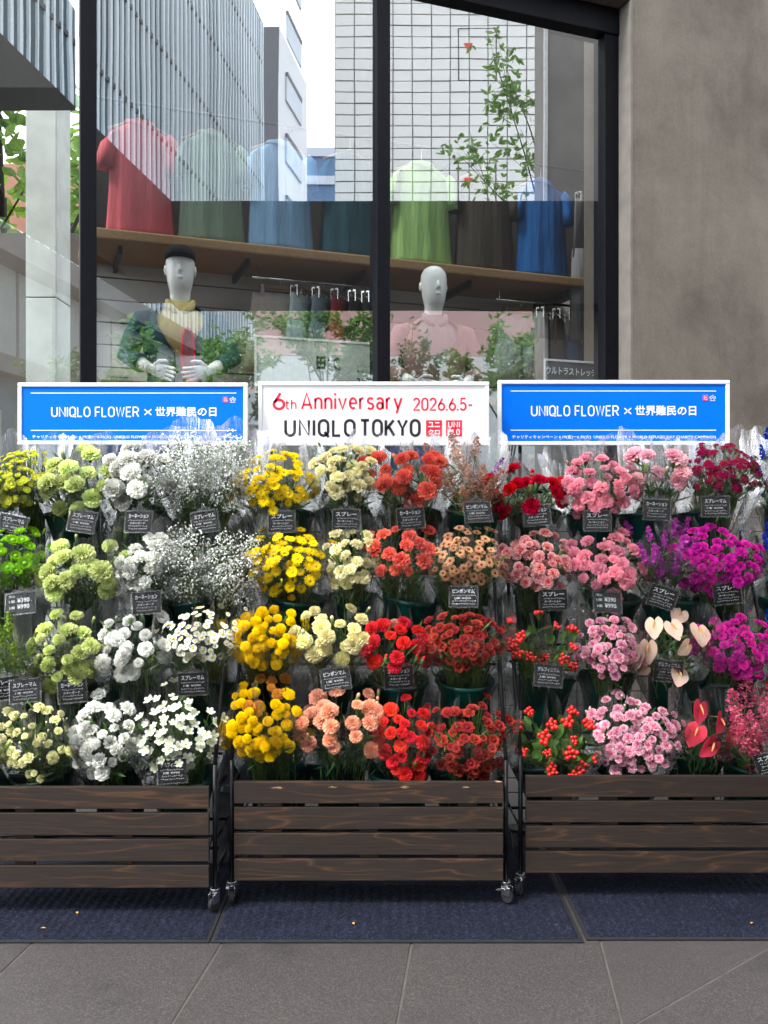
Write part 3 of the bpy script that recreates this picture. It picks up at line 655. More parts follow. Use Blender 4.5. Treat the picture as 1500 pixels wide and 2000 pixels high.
# rack, tier, bucket px, desc, kind, tip, core, eye, cx, cy, w, h, head px, bunches, options
B = [
 ('left',4,40,'small yellow-green button flowers','button',(.62,.60,.06),(.40,.46,.03),(.45,.5,.05),45,930,120,105,17,2,{}),
 ('left',4,155,'lime green carnations','carnation',LIME,LIMEC,(.3,.3,.1),158,942,135,120,50,2,{}),
 ('left',4,272,'large white carnations','carnation',WHITE,(.80,.80,.70),(.3,.3,.1),272,928,150,110,54,2,{}),
 ('left',4,398,"frothy white baby's breath",'gyp',WHITE,WHITE,(.3,.3,.1),405,925,165,150,7,2,{}),
 ('left',3,15,'bright green chrysanthemums','button',NEON,(.12,.34,.01),(.16,.36,.01),22,1085,130,110,28,2,{}),
 ('left',3,160,'lime green carnations','carnation',LIME,LIMEC,(.3,.3,.1),165,1108,180,105,52,2,{}),
 ('left',3,285,'white spray carnations','spray',WHITE,(.76,.78,.66),(.3,.3,.1),285,1092,105,105,38,1,{'bud':4}),
 ('left',3,400,"airy white baby's breath",'gyp',WHITE,WHITE,(.3,.3,.1),408,1100,185,150,7,2,{}),
 ('left',2,20,'pale green feathery plumes','spike',SAGE,(.16,.26,.03),(.3,.3,.1),28,1245,140,130,60,2,{'n':9,'leaf':LEAFY}),
 ('left',2,135,'creamy lime carnations','carnation',(.74,.76,.34),LIMEC,(.3,.3,.1),140,1262,150,125,42,2,{}),
 ('left',2,262,'white carnations','carnation',WHITE,(.80,.80,.72),(.3,.3,.1),262,1258,140,125,40,2,{}),
 ('left',2,388,'tiny white daisies','minidaisy',WHITE,(.84,.84,.74),(.62,.50,.04),395,1235,140,100,17,2,{'n':70}),
 ('left',1,-22,'pale cream flowers','spray',CREAM,(.7,.7,.3),(.3,.3,.1),-25,1440,110,120,24,1,{'bud':10}),
 ('left',1,100,'small cream yellow spray carnations','spray',CREAM,(.72,.72,.24),(.3,.3,.1),88,1435,150,145,23,2,{'bud':22,'n':30}),
 ('left',1,226,'white spray carnations','spray',WHITE,(.78,.78,.68),(.3,.3,.1),215,1432,130,135,34,1,{'bud':5}),
 ('left',1,350,'white star-shaped blossoms with green leaves','star',WHITE,(.7,.75,.5),(.6,.6,.3),345,1420,165,150,23,2,{'n':62,'leaf':LEAFM,'nl':90}),
 ('middle',4,545,'bright yellow daisies','daisy',YEL,GOLD,(.66,.36,.005),538,940,145,120,27,2,{}),
 ('middle',4,675,'cream yellow spray carnations','spray',CREAM,(.92,.84,.40),(.3,.3,.1),675,920,130,95,31,2,{'bud':6}),
 ('middle',4,800,'coral carnations','carnation',CORAL,(.80,.09,.05),(.3,.3,.1),800,932,155,105,44,2,{}),
 ('middle',4,920,'dried peach and purple flowers','plume',(.70,.42,.28),(.52,.27,.17),(.3,.3,.1),918,928,110,120,62,2,{'n':12,'accent':(.42,.12,.50)}),
 ('middle',3,565,'bright yellow daisies','daisy',YEL,GOLD,(.66,.36,.005),565,1090,160,115,27,2,{}),
 ('middle',3,685,'cream spray carnations','spray',CREAM,(.92,.85,.45),(.3,.3,.1),688,1085,105,105,32,1,{'bud':6}),
 ('middle',3,787,'coral spray carnations','spray',CORAL,(.80,.10,.07),(.3,.3,.1),785,1080,135,95,34,2,{'n':16}),
 ('middle',3,905,'tan daisies with dark red eyes','daisy',PEACH,(.74,.38,.18),(.22,.018,.012),905,1085,155,110,22,2,{}),
 ('middle',2,528,'golden pompon chrysanthemums','pompon',GOLD,(.92,.60,.004),(.3,.3,.1),525,1240,145,110,24,2,{}),
 ('middle',2,650,'pale yellow carnations','carnation',PALEY,(.93,.84,.36),(.3,.3,.1),645,1237,145,100,42,2,{}),
 ('middle',2,775,'scarlet and salmon carnations','carnation',SCAR,(.74,.03,.03),(.3,.3,.1),772,1256,135,115,42,2,{'accent':SALM}),
 ('middle',2,905,'dark red daisies','button',DKRED,(.22,.008,.009),(.10,.004,.005),905,1242,150,110,24,2,{}),
 ('middle',1,545,'golden pompon chrysanthemums','pompon',GOLD,(.92,.60,.004),(.3,.3,.1),520,1402,150,135,26,2,{'accent':(.80,.36,.06)}),
 ('middle',1,668,'salmon pink carnations','carnation',SALM,(.86,.45,.22),(.3,.3,.1),668,1405,160,120,45,2,{}),
 ('middle',1,790,'scarlet carnations','carnation',SCAR,(.74,.03,.03),(.3,.3,.1),790,1432,105,140,37,1,{}),
 ('middle',1,912,'dark red daisies','button',DKRED,(.22,.008,.009),(.10,.004,.005),908,1435,155,135,26,2,{}),
 ('right',4,1035,'deep red carnations','carnation',RED,(.48,.003,.012),(.3,.3,.1),1022,960,160,88,48,2,{}),
 ('right',4,1165,'pink spray carnations','spray',PINK,(.84,.34,.40),(.3,.3,.1),1165,945,150,115,33,2,{'bud':4}),
 ('right',4,1280,'large pale pink carnations','carnation',LPINK,(.86,.34,.44),(.3,.3,.1),1288,915,115,75,52,2,{}),
 ('right',4,1392,'burgundy clustered flowers','cluster',BURG,(.15,.004,.03),(.3,.3,.1),1405,918,150,95,26,2,{'n':46}),
 ('right',3,1050,'red and white spray carnations','spray',(.94,.62,.60),(.74,.03,.05),(.3,.3,.1),1050,1095,145,110,28,2,{'bud':5}),
 ('right',3,1185,'pink spray carnations','spray',PINK,(.84,.32,.38),(.3,.3,.1),1180,1105,145,115,35,2,{'bud':4}),
 ('right',3,1295,'orchid pink stock flowers','stock',ORCH,(.44,.05,.38),(.3,.3,.1),1290,1070,130,95,52,2,{'n':13,'accent':(.72,.38,.62)}),
 ('right',3,1412,'magenta spray carnations with buds','spray',MAG,(.50,.01,.26),(.3,.3,.1),1402,1092,150,120,25,2,{'bud':16}),
 ('right',2,1055,'red berries on leafy stems','berries',SCAR,SCAR,(.3,.3,.1),1055,1250,150,120,34,2,{'n':13,'leaf':LEAFM,'nl':150,'big':1}),
 ('right',2,1185,'small pink and white carnations','spray',(.94,.66,.72),(.82,.10,.30),(.3,.3,.1),1185,1255,120,118,23,1,{'bud':14}),
 ('right',2,1308,'pale peach anthuriums','anthurium',(.90,.62,.50),(.90,.70,.52),(.75,.30,.10),1305,1255,135,115,58,1,{'n':9,'bigleaf':1}),
 ('right',2,1430,'magenta spray carnations with buds','spray',(.72,.05,.40),(.60,.01,.30),(.3,.3,.1),1435,1258,140,110,26,2,{'bud':14}),
 ('right',1,1085,'red berries on leafy stems','berries',SCAR,SCAR,(.3,.3,.1),1085,1440,170,140,36,2,{'n':14,'leaf':LEAFM,'nl':170,'big':1}),
 ('right',1,1235,'pink and white spray carnations with buds','spray',(.94,.70,.75),(.82,.09,.28),(.3,.3,.1),1235,1428,165,130,25,2,{'bud':24}),
 ('right',1,1357,'red anthuriums','anthurium',(.86,.075,.12),(.78,.05,.08),(.80,.30,.12),1368,1425,95,100,60,1,{'n':5}),
 ('right',1,1462,'feathery pink plumes','plume',ASTP,(.60,.07,.15),(.3,.3,.1),1462,1412,125,135,76,2,{'n':14}),
 ('far right',4,1535,'deep blue flowers','spike',BLUE,(.01,.03,.36),(.5,.5,.1),1520,915,90,100,55,1,{'n':9}),
 ('far right',3,1540,'deep blue flowers','spike',BLUE,(.01,.03,.36),(.5,.5,.1),1528,1085,100,110,55,1,{'n':9}),
 ('far right',2,1545,'deep blue flowers','spike',BLUE,(.01,.03,.36),(.5,.5,.1),1532,1250,100,100,55,1,{'n':8}),
]
def poisson(rn, n):
    pts = []
    for i in range(n):
        best = None; bd = -1
        for _ in range(5):
            a = rn.uniform(0, 6.283); r = math.sqrt(rn.random()); p = (r*math.cos(a), r*math.sin(a))
            d = min([(p[0]-q[0])**2+(p[1]-q[1])**2 for q in pts], default=9)
            if d > bd: bd = d; best = p
        pts.append(best)
    return pts
def blade(mb, p, d, L, w, rn, m=0, droop=.3):
    x, y, d = frame(d); q = rn.uniform(0, 6.28); s = x*math.cos(q)+y*math.sin(q); nn = d.cross(s)
    vs_ = []
    for i, (f, ww) in enumerate(((0, .25), (.35, 1), (.7, .8), (1, .02))):
        c = p+d*L*f+nn*L*droop*f*f; vs_ += [c-s*w*ww+nn*w*.35*ww, c, c+s*w*ww+nn*w*.35*ww]
    mb.add(vs_, [(i*3+j, i*3+j+1, i*3+j+4, i*3+j+3) for i in range(3) for j in range(2)], m)
bucket_at = []
def sleeve(t, P0, Cc, a, b, c, rn, lean):
    """clear film cone: from inside the bucket up round the blooms, high at the back, low in front"""
    n = 44; rows = 13; axis = Cc-P0; H = axis.length; mb = MB(); ph = [rn.uniform(0, 6.28) for _ in range(6)]
    pk = rn.uniform(0, 6.28); vs_ = []; veil = rn.choice((-.45, -.35, -.1, .35))      # how high the film stands in front of the blooms
    for i in range(rows+1):
        f = i/rows
        for j in range(n):
            q = 2*math.pi*j/n; back = 0.5+0.5*math.sin(q)            # sin>0: away from the viewer
            tip = 0.05*abs(math.sin(q*1.0+pk))**2
            top = 1.0 + (b*(veil+(1.10-veil)*back) + 0.035*back + tip*(.3+.7*back) + .012*math.sin(5*q+ph[0]) + .008*math.sin(11*q+ph[1]))/H
            h = f*top
            grow = min(1.0, max(0.0, (h-.12)/.80))
            fold = 1 + (.045*math.sin(7*q+ph[2]+h*2) + .035*math.sin(12*q+ph[3]-h*3) + .02*math.sin(23*q+ph[4]))*min(1, f*1.6)
            ra = (.045+(a*1.20-.045)*grow**.95)*fold; rb = (.045+(c*1.38-.045)*grow**.95)*fold
            if h > 1: k = 1+.10*(h-1); ra *= k; rb *= k
            p = P0+axis*h+Vector((math.cos(q)*ra, math.sin(q)*rb, 0)) + Vector((0, 0.30*max(0, h-.85)*b, 0))
            vs_.append(p)
    mb.add(vs_, [(i*n+j, i*n+(j+1) % n, (i+1)*n+(j+1) % n, (i+1)*n+j) for i in range(rows) for j in range(n)], 0, [i/rows*(.68+.32*(.5+.5*math.sin(2*math.pi*j/n))) for i in range(rows+1) for j in range(n)])
    o = mb.build('wrap', FILM, t, smooth=True); return o
for bi, (rk, tier, bx, desc, kind, tip, core, eye, cx, cy_, w, h, hp, nb, opt) in enumerate(B):
    rn = random.Random(1000+bi); y, z = RIM[tier]; Y = RY[rk]+y
    rim = Vector(((bx-750)/F*Y, Y, z)); basep = rim-AX*BH
    o = link('bucket', BUCKET_ME); o.location = basep; o.rotation_euler = (TILT, 0, rn.uniform(0, 6))
    tag(o, 'dark green bucket of %s, %s of %s rack' % (desc, ROWN[tier], rk), 'bucket', 'green flower buckets'); bucket_at.append((rk, tier, bx, desc, rim))
    Yd = Y-0.035; Cc = at(cx, cy_, Yd); a = w/2/F*Yd*1.10; b = h/2/F*Yd*1.06; c = min(0.12, max(a, b)*0.85); rad = hp/2/F*Yd
    P0 = basep+AX*0.02
    n = int(opt.get('n', 0)*1.15) or int(2.1*(w*h)/(hp*hp))+4
    if kind == 'carnation': n = int((w*h)/(hp*hp)*2.0)+3
    if kind == 'gyp': n = 0
    pts = poisson(rn, n) if n else []
    nbud = opt.get('bud', 6 if kind in ('carnation', 'daisy', 'button') else 0)
    for k in range(nb):
        side = {1: '', 2: ('left ', 'right ')[k]}[nb] if nb > 1 else ''
        lab = '%swrapped bunch of %s, %s of %s rack' % (side, desc, ROWN[tier], rk)
        fx = 0.0 if nb == 1 else (-0.46, 0.46)[k]; aa = a if nb == 1 else a*0.60
        Ck = Cc+Vector((a*fx, rn.uniform(-.012, .012), rn.uniform(-.01, .01)))
        P0k = P0+Vector((fx*.05, 0, 0))
        t = thing('bouquet', lab, 'bouquet', P0k, 0, 'wrapped bouquets on the racks')
        inv = Matrix.Translation(-P0k)
        loc = lambda p: p-P0k
        st = MB(); lf = MB(); tipsp = []
        mine = [p for p in pts if nb == 1 or (p[0] < 0) == (k == 0)]
        heads = [(p, kind, rad, tip, core) for p in mine]
        if opt.get('accent'):
            acc = [i for i, hd in enumerate(heads) if hd[0][1] > .15 and rn.random() < .30]
            for i in acc: heads[i] = (heads[i][0], kind, heads[i][2], opt['accent'], tuple(x*.7 for x in opt['accent']))
        for i in range(nbud//nb): heads.append(((rn.uniform(-1, 1)*.85 if nb == 1 else (rn.uniform(-.9, 0) if k == 0 else rn.uniform(0, .9)), rn.uniform(-.5, 1.05)), 'bud', rad*.42, tip, tuple(x*.8 for x in tip)))
        for (u, v), kd, r_, tp, cr in heads:
            an = math.atan2(v, u); lob = 1+.13*math.sin(3*an+bi)+.09*math.sin(5*an+bi*2.1); u *= lob; v *= lob
            if rn.random() < .10: st_ = rn.uniform(1.1, 1.3); u *= st_; v *= st_
            q = max(0.0, 1-u*u-v*v)
            p = Cc+Vector((a*u*.95+rn.gauss(0, .004), v*.050-c*math.sqrt(q)*.85+rn.uniform(-.022, .022), b*v*.95+rn.gauss(0, .004)))
            d = Vector((u*.75+rn.uniform(-.25, .25), -.62+.28*v+rn.uniform(-.2, .2), .55+.42*v+rn.uniform(-.2, .2)))
            if kd in ('plume', 'stock', 'spike'): d = Vector((u*.55, -.12, 1.0)); p = p+Vector((0, .03, 0))
            if kd == 'bud': d = Vector((u*.4+rn.uniform(-.3, .3), -.15, 1.0))
            r = r_*rn.choice((rn.uniform(.62, .85), rn.uniform(.85, 1.12), rn.uniform(.85, 1.12)))*{'carnation': .80, 'pompon': .82, 'spray': .86, 'plume': 1.1}.get(kd, .95)
            if kd == 'anthurium':
                qz = Matrix.Rotation(rn.uniform(-1.1, .5), 4, 'Z') @ Matrix.Rotation(R(-90), 4, 'Z'); mrot = Vector((u*.8+rn.uniform(-.7, .7), -1, .35+rn.uniform(-.5, .6))).to_track_quat('Z', 'Y').to_matrix().to_4x4() @ qz
            else:
                mrot = d.to_track_quat('Z', 'Y').to_matrix().to_4x4() @ Matrix.Rotation(rn.uniform(0, 6.28), 4, 'Z')
            me = head_mesh(kd, rn.randrange(HEADS[kd][1]), tp, cr, eye)
            if kd == 'berries' and me.materials[0] is not BERRY: me.materials[0] = BERRY
            link('flower_bud' if kd == 'bud' else 'flower_head' if kd not in ('berries',) else 'berry_cluster', me, t, Matrix.Translation(loc(p)) @ mrot @ Matrix.Scale(r, 4))
            back = p-d.normalized()*r*(.9 if kd != 'plume' else 1.0)
            mid = back*.55+(P0k+Vector((0, 0, .16)))*.45+Vector((0, .012, 0))
            base_ = P0k+Vector((rn.uniform(-.035, .035), rn.uniform(-.035, .035), 0))
            st.tube([loc(base_), loc(mid), loc(back), loc(p-d.normalized()*r*.3)], [.0016, .0016, .0014, .0012], 4, 0, False)
            tipsp.append((mid, back))
            if kd != 'bud':
                e_ = p+Vector((rn.uniform(-.025, .025), rn.uniform(-.03, .01), rn.uniform(-.05, -.01))); st.tube([loc(base_+Vector((rn.uniform(-.02, .02), -.02, .02))), loc(mid+Vector((rn.uniform(-.03, .03), -.025, 0))), loc(e_)], [.0017, .0016, .0009], 4, 0, False)
        if kind == 'gyp':
            bl = MB(); nsp = 240
            for i in range(nsp):
                u_ = rn.uniform(-1, 1); v_ = rn.uniform(-1, 1); w_ = rn.uniform(-1, 1)
                if u_*u_+v_*v_+w_*w_ > 1: continue
                e = Ck+Vector((aa*1.05*u_, c*.9*w_-.02, b*v_)); m_ = P0k*.35+e*.65+Vector((0, 0, .01))
                st.tube([loc(P0k+Vector((rn.uniform(-.03, .03), rn.uniform(-.03, .03), 0))), loc(m_), loc(e)], [.0009, .0007, .0005], 3, 0, False)
                for j in range(rn.randint(9, 15)):
                    e2 = e+Vector((rn.gauss(0, .013), rn.gauss(0, .013), rn.gauss(0, .012)))
                    st.tube([loc(m_*.12+e*.88), loc(e2)], .00035, 3, 0, False)
                    s_ = rn.uniform(.0028, .0056); dd3 = Vector((rn.uniform(-1, 1), rn.uniform(-1, .5), rn.uniform(-.5, 1))).normalized(); xx, yy, _ = frame(dd3)
                    q0 = loc(e2)
                    ring = [q0+(xx*math.cos(kk*1.257)+yy*math.sin(kk*1.257))*s_*rn.uniform(.8, 1.15)+dd3*s_*.35 for kk in range(5)]
                    bl.add([q0]+ring+[q0+dd3*s_*.8], [(0, 1+kk, 1+(kk+1) % 5) for kk in range(5)]+[(6, 1+kk, 1+(kk+1) % 5) for kk in range(5)], 0, [0]+[1]*5+[1])
            o = bl.build('tiny_blossoms', m_petal((.86, .86, .84), (.72, .74, .66)), t); stuff(o)
        leafm = opt.get('leaf', LEAFD); nl = opt.get('nl', 110)//nb
        for i in range(nl):
            if tipsp:
                m_, e_ = rn.choice(tipsp); p = m_.lerp(e_, rn.uniform(-.5, .9))
            else:
                p = P0k+Vector((0, 0, .16))
            p = p+Vector((rn.uniform(-.02, .02), rn.uniform(-.03, .01), rn.uniform(-.01, .01)))
            d = Vector((rn.uniform(-1, 1), rn.uniform(-1, .4), rn.uniform(.1, 1.2)))
            if opt.get('big'):
                blade(lf, loc(p), d, rn.uniform(.040, .068), rn.uniform(.011, .018), rn, 0, .15)
            elif leafm is LEAFM: blade(lf, loc(p), d, rn.uniform(.025, .045), rn.uniform(.006, .011), rn, 0, .2)
            else: blade(lf, loc(p), d, rn.uniform(.035, .085), rn.uniform(.0025, .0060), rn)
        for i in range(int(70*(1 if nb == 1 else .6))):               # foliage filling the bucket mouth
            q = rn.uniform(0, 6.28); rr = .085*math.sqrt(rn.random()); p = rim+Vector((rr*math.cos(q)+fx*.05, rr*math.sin(q), rn.uniform(-.06, .05)))
            blade(lf, loc(p), Vector((rn.uniform(-.7, .7), rn.uniform(-.8, .3), 1)), rn.uniform(.03, .08), rn.uniform(.002, .005), rn, 0)
        if opt.get('bigleaf'):
            blade(lf, loc(Ck+Vector((0, .03, -.03))), Vector((.1, .1, 1)), .14, .04, rn)
        if st.v: stuff(st.build('stems', STEM, t))
        stuff(lf.build('leaves', leafm, t, smooth=True))
        sleeve(t, loc(P0k), loc(Ck), aa, b, c, rn, 0)

# ================================================================== PRICE CARDS
CW, CH = 0.112, 0.088
card_txt = [('カーネーション', 'スタンダード'), ('スプレーマム', '1本 ¥390'), ('スプレー', 'カーネーション'), ('ピンポンマム', '1束 ¥490'), ('デルフィニウム', '3束 ¥990')]
def card_meshes():
    cm = MB(); cm.box((-CW/2, -.0008, -CH), (CW/2, .0008, -.004)); card = cm.mesh('card', CHALK)
    hm = MB(); hm.box((-CW/2-.005, -.0028, -CH-.005), (CW/2+.005, .0028, 0.002)); hold = hm.mesh('clear_holder', HOLDER)
    km = MB(); km.box((-.030, -.007, -.004), (.030, .007, .012)); km.box((-.044, -.005, -.006), (.044, .005, .003)); km.tube([(0, 0, .012), (0, -.002, .022)], [.011, .007], 10); km.sphere((0, -.002, .025), .008, 8, 6)
    clipm = km.mesh('clip', m_film('clear_clip', (.92, .92, .93), .22, .5))
    texts = []
    for vi, (h1, h2) in enumerate(card_txt):
        mb = text_mb(h1, -.044, .044, -.031, -.013, -.0012, 0.02); rn = random.Random(vi)
        for r_ in range(4):
            z = -.041-r_*.0115; x = -.046+rn.uniform(0, .008)
            if r_ == 1:
                q = text_mb(h2, -.036, .03, z-.004, z+.005, -.0012, .01); mb.add(q.v, q.f); continue
            while x < .042:
                pts = []; n = rn.randint(3, 5)
                for i in range(n): pts.append((x+i*.0016+rn.uniform(-.0008, .0008), z+rn.uniform(-.003, .0032)))
                ribbon(mb, pts, .0011, lambda p, q: (p, -.0012, q)); x += n*.0016+rn.uniform(.0008, .0025)
        texts.append(mb.mesh('chalk_writing', CHALKW))
    pr = text_mb('¥390', -.012, .036, -.044, -.024, -.0012, .02); p2 = text_mb('¥990', -.012, .036, -.070, -.050, -.0012, .02); pr.add(p2.v, p2.f)
    for zz in (-.044, -.070):
        q = text_mb('1束' if zz > -.06 else '3束', -.044, -.020, zz+.002, zz+.014, -.0012, .01); pr.add(q.v, q.f)
    q = text_mb('税込', -.044, -.02, -.02, -.01, -.0012); pr.add(q.v, q.f)
    texts.append(pr.mesh('chalk_price', CHALKW))
    return card, hold, clipm, texts
CARD_M, HOLD_M, CLIP_M, TXT_M = card_meshes()
CARDS = [(4,30,1028,14,1),(4,165,1020,8,1),(4,272,1020,0,0),(4,398,1020,-6,1),(4,550,1020,-4,2),(4,676,1016,0,2),(4,800,1013,-4,0),(4,930,1002,0,3),(4,1046,1008,-3,0),(4,1166,1018,-2,2),(4,1283,996,2,0),(4,1397,990,2,1),
         (3,40,1180,-5,5),(3,285,1178,-3,0),(3,905,1167,0,3),(3,1080,1172,-3,2),(3,1185,1178,2,5),(3,1300,1168,16,2),(3,1418,1160,-4,2),
         (2,8,1345,-5,1),(2,48,1350,-6,1),(2,140,1350,-8,0),(2,376,1336,-3,1),(2,652,1328,-7,3),(2,778,1323,-3,0),(2,1072,1320,4,4),(2,1308,1311,3,4),(1,335,1506,-7,4),(1,1498,1492,-14,2)]
usedlab = {}
for tier, px, py, rot, ti in CARDS:
    cand = [q for q in bucket_at if q[1] == tier]; q = min(cand, key=lambda q: abs(q[2]-px)); rk, _, bx, desc, rim = q
    Yc = rim.y-0.142; p = at(px, py, Yc)
    lab = 'chalkboard price card on %s, %s of %s rack' % (desc, ROWN[tier], rk)
    if lab in usedlab: lab = lab.replace('chalkboard', 'second chalkboard')
    if px == 8: lab = 'chalkboard card cut off by the left edge, third row of left rack'
    usedlab[lab] = 1
    t = thing('price_card', lab, 'price card', p+Vector((0, 0, CH/2)), 0, 'chalkboard price cards'); t.rotation_euler = (R(-22 if ti in (3, 5) else random.uniform(-12, 0)), R(rot+random.uniform(-3, 3)), R(random.uniform(-10, 10))); t.scale = (.93, .93, .93)
    link('card', CARD_M, t); link('clear_holder', HOLD_M, t); link('clip', CLIP_M, t); link('writing', TXT_M[ti % len(TXT_M)], t)
    rod = MB(); dz = rim.z-(p.z+CH/2); rod.tube([(0, .0, .022), (0, .012, .03), (0, rim.y-p.y-.10, max(.015, dz+.01))], .0016, 5); rod.build('clip_wire', CHROME, t)

# ================================================================== BANNER SIGNS
def sign(x0, x1, y0, y1, Y, label, kind, group):
    c0 = at(x0, y1, Y); c1 = at(x1, y0, Y); w = (c1.x-c0.x)/2; h = c1.z-c0.z
    t = thing('banner_sign', label, 'sign', ((c0.x+c1.x)/2, Y, c0.z), 0, group); fw = 0.017
    for (a, b) in (((-w, -.011, 0), (w, .012, fw)), ((-w, -.011, h-fw), (w, .012, h)), ((-w, -.0105, fw), (-w+fw, .0115, h-fw)), ((w-fw, -.0105, fw), (w, .0115, h-fw))):
        mb = MB(); mb.box(a, b); bevel(mb.build('frame_rail', SIGNW, t), 0.003)
    mb = MB(); mb.box((-w+fw*.6, -.004, fw*.6), (w-fw*.6, .008, h-fw*.6)); mb.build('panel', SIGNB if kind == 'blue' else SIGNW, t)
    for s in (-1, 1):
        mb = MB(); mb.tube([(s*w*.80, .022, -c0.z+.02), (s*w*.80, .022, h*.7)], .008, 10); mb.tube([(s*w*.80, .022, -c0.z+.002), (s*w*.80, .022, -c0.z+.02)], .05, 16); mb.build('post', BLACKM, t, smooth=False)
    sx = 2*w/(x1-x0); sz = h/(y1-y0); X = lambda p: (p-(x0+x1)/2)*sx; Z = lambda p: (y1-p)*sz; yy = -.0050
    if kind == 'blue':
        k = x0-972 if x0 > 900 else x0-35
        ox = x0-972
        def P(a): return X(a+ox)
        def Q(b): return y0 + (b-742)*(y1-y0)/(870-742)
        for zy in (763, 840):
            mb = MB(); mb.box((P(997), yy-.0003, Z(Q(zy+1))), (P(1398), yy+.0003, Z(Q(zy-.6)))); mb.build('rule_line', INKW, t)
        strokes('UNIQLO FLOWER', P(1038), P(1207), Z(Q(811.5)), Z(Q(792.5))-Z(Q(811.5)), .135, .26, yy).build('lettering', INKW, t)
        strokes('x', P(1219), P(1232), Z(Q(810)), (Z(Q(794))-Z(Q(810)))*1.0, .15, .2, yy).build('lettering', INKW, t)
        text_mb('世界難民の日', P(1240), P(1359), Z(Q(811.5)), Z(Q(791.5)), yy, .02).build('lettering', INKW, t)
        text_mb('チャリティキャンペーン 6.19(金)ー6.30(火)  UNIQLO FLOWER × WORLD REFUGEE DAY CHARITY CAMPAIGN', P(1000), P(1397), Z(Q(858)), Z(Q(849.5)), yy, .01).build('lettering', INKW, t)
        mb = MB(); mb.box((P(1372), yy-.0003, Z(Q(782))), (P(1382), yy+.0003, Z(Q(771)))); lg = mb.build('logo_square', INKR, t)
        mb = text_mb('ユニ', P(1373.5), P(1380.5), Z(Q(776)), Z(Q(772.5)), yy-.0008, .02); q = text_mb('クロ', P(1373.5), P(1380.5), Z(Q(781)), Z(Q(777.5)), yy-.0008, .02); mb.add(q.v, q.f); mb.build('lettering', INKW, lg)
        em = MB(); L = lambda a, b: (P(a), yy, Z(Q(b))); f2 = lambda a, b: (a, yy, b)
        for pts in ([(1386,776),(1391,771.5),(1396,776)], [(1387.5,780),(1391,775),(1394.5,780)], [(1386,782),(1396,782)], [(1385.5,774),(1386.5,779)], [(1396.5,774),(1395.5,779)]):
            ribbon(em, [(P(a), Z(Q(b))) for a, b in pts], .0022, f2)
        em.build('emblem', INKW, t)
    else:
        strokes('6', X(535), X(555), Z(799), Z(768)-Z(799), .17, .2, yy).build('lettering', INKR, t)
        strokes('th', X(558), X(578), Z(799), Z(781)-Z(799), .14, .25, yy).build('lettering', INKR, t)
        strokes('Anniversary', X(590), X(784), Z(799), Z(768)-Z(799), .135, .27, yy).build('lettering', INKR, t)
        strokes('2026.6.5-', X(808), X(922), Z(801), Z(778.5)-Z(801), .15, .25, yy).build('lettering', INKR, t)
        strokes('UNIQLO', X(558), X(692), Z(851), Z(821)-Z(851), .18, .34, yy).build('lettering', INKK, t)
        strokes('TOKYO', X(705), X(819), Z(851), Z(821)-Z(851), .18, .30, yy).build('lettering', INKK, t)
        for a, rows in ((832, ('ユニ', 'クロ')), (871, ('UNI', 'QLO'))):
            mb = MB(); mb.box((X(a), yy-.0003, Z(852.5)), (X(a+31), yy+.0003, Z(821))); lg = mb.build('logo_square', INKR, t)
            for r_, tx in enumerate(rows):
                z0, z1 = (Z(834.5), Z(824.5)) if r_ == 0 else (Z(849), Z(839))
                if a == 871: m2 = strokes(tx, X(a+5), X(a+26), z0, z1-z0, .2, .36, yy-.0008)
                else: m2 = text_mb(tx, X(a+4), X(a+27), z0, z1, yy-.0008, .03)
                m2.build('lettering', INKW, lg)
    return t
sign(36, 484, 748, 869, 3.84, 'blue charity banner in white frame above the left rack', 'blue', 'banner signs over the racks')
sign(505, 955, 746, 871, 3.90, 'white anniversary banner with red and black lettering above the middle rack', 'white', 'banner signs over the racks')
sign(972, 1424, 743, 870, 3.97, 'blue charity banner in white frame above the right rack, before concrete wall', 'blue', 'banner signs over the racks')

# ================================================================== SHOP FRONT
sf = thing('shop_window', 'large dark framed shop window with three tall glass panes', 'window')
def fbox(mb, s0, s1, d0, d1, z0, z1): mb.obox(fp(s0, d0, z0), U*(s1-s0), N*(d1-d0), Vector((0, 0, z1-z0)))
def fpart(name, mat_, par, s0, s1, d0, d1, z0, z1, bev=0.0):
    mb = MB(); fbox(mb, s0, s1, d0, d1, z0, z1); o = mb.build(name, mat_, par)
    if bev: bevel(o, bev)
    return o
ZH = fat(1205, 70, 0).z - 0.02                         # underside of the head beam
sR = S(1206, -.02); sM1a, sM1b = S(156, -.03), S(189, -.03); sM2a, sM2b = S(736, -.03), S(762, -.03); sR0 = S(1181, -.03)
sL = S(-420)
for (a, b) in ((sM1a, sM1b), (sM2a, sM2b), (sR0, sR)): fpart('mullion', FRAMEM, sf, a, b, -.035, .09, .0, ZH, .004)
fpart('mullion', FRAMEM, sf, sL-.06, sL, -.035, .09, 0, ZH, .004)
fpart('head_beam', FRAMEM, sf, sL-.06, sR, -.045, .10, ZH, ZH+.16, .006)
fpart('sill', FRAMEM, sf, sL-.06, sR, -.0452, .11, 0, .12, .005)
for (a, b) in ((sL, sM1a), (sM1b, sM2a), (sM2b, sR0)): fpart('glass_pane', GLASS, sf, a+.001, b-.001, .004, .005, .121, ZH-.001)
# single-sided glass sheets: replace boxes by planes to avoid double reflections
for o in list(sf.children):
    if o.name.startswith('glass_pane'):
        me = o.data; bm = bmesh.new(); bm.from_mesh(me); nn = -N
        bm.faces.ensure_lookup_table(); kill = [f for f in bm.faces if f.normal.dot(nn) < 0.9]
        bmesh.ops.delete(bm, geom=kill, context='FACES'); bm.to_mesh(me); bm.free()
wl = thing('concrete_wall', 'tall weathered brown-grey concrete wall right of the shop window', 'wall')
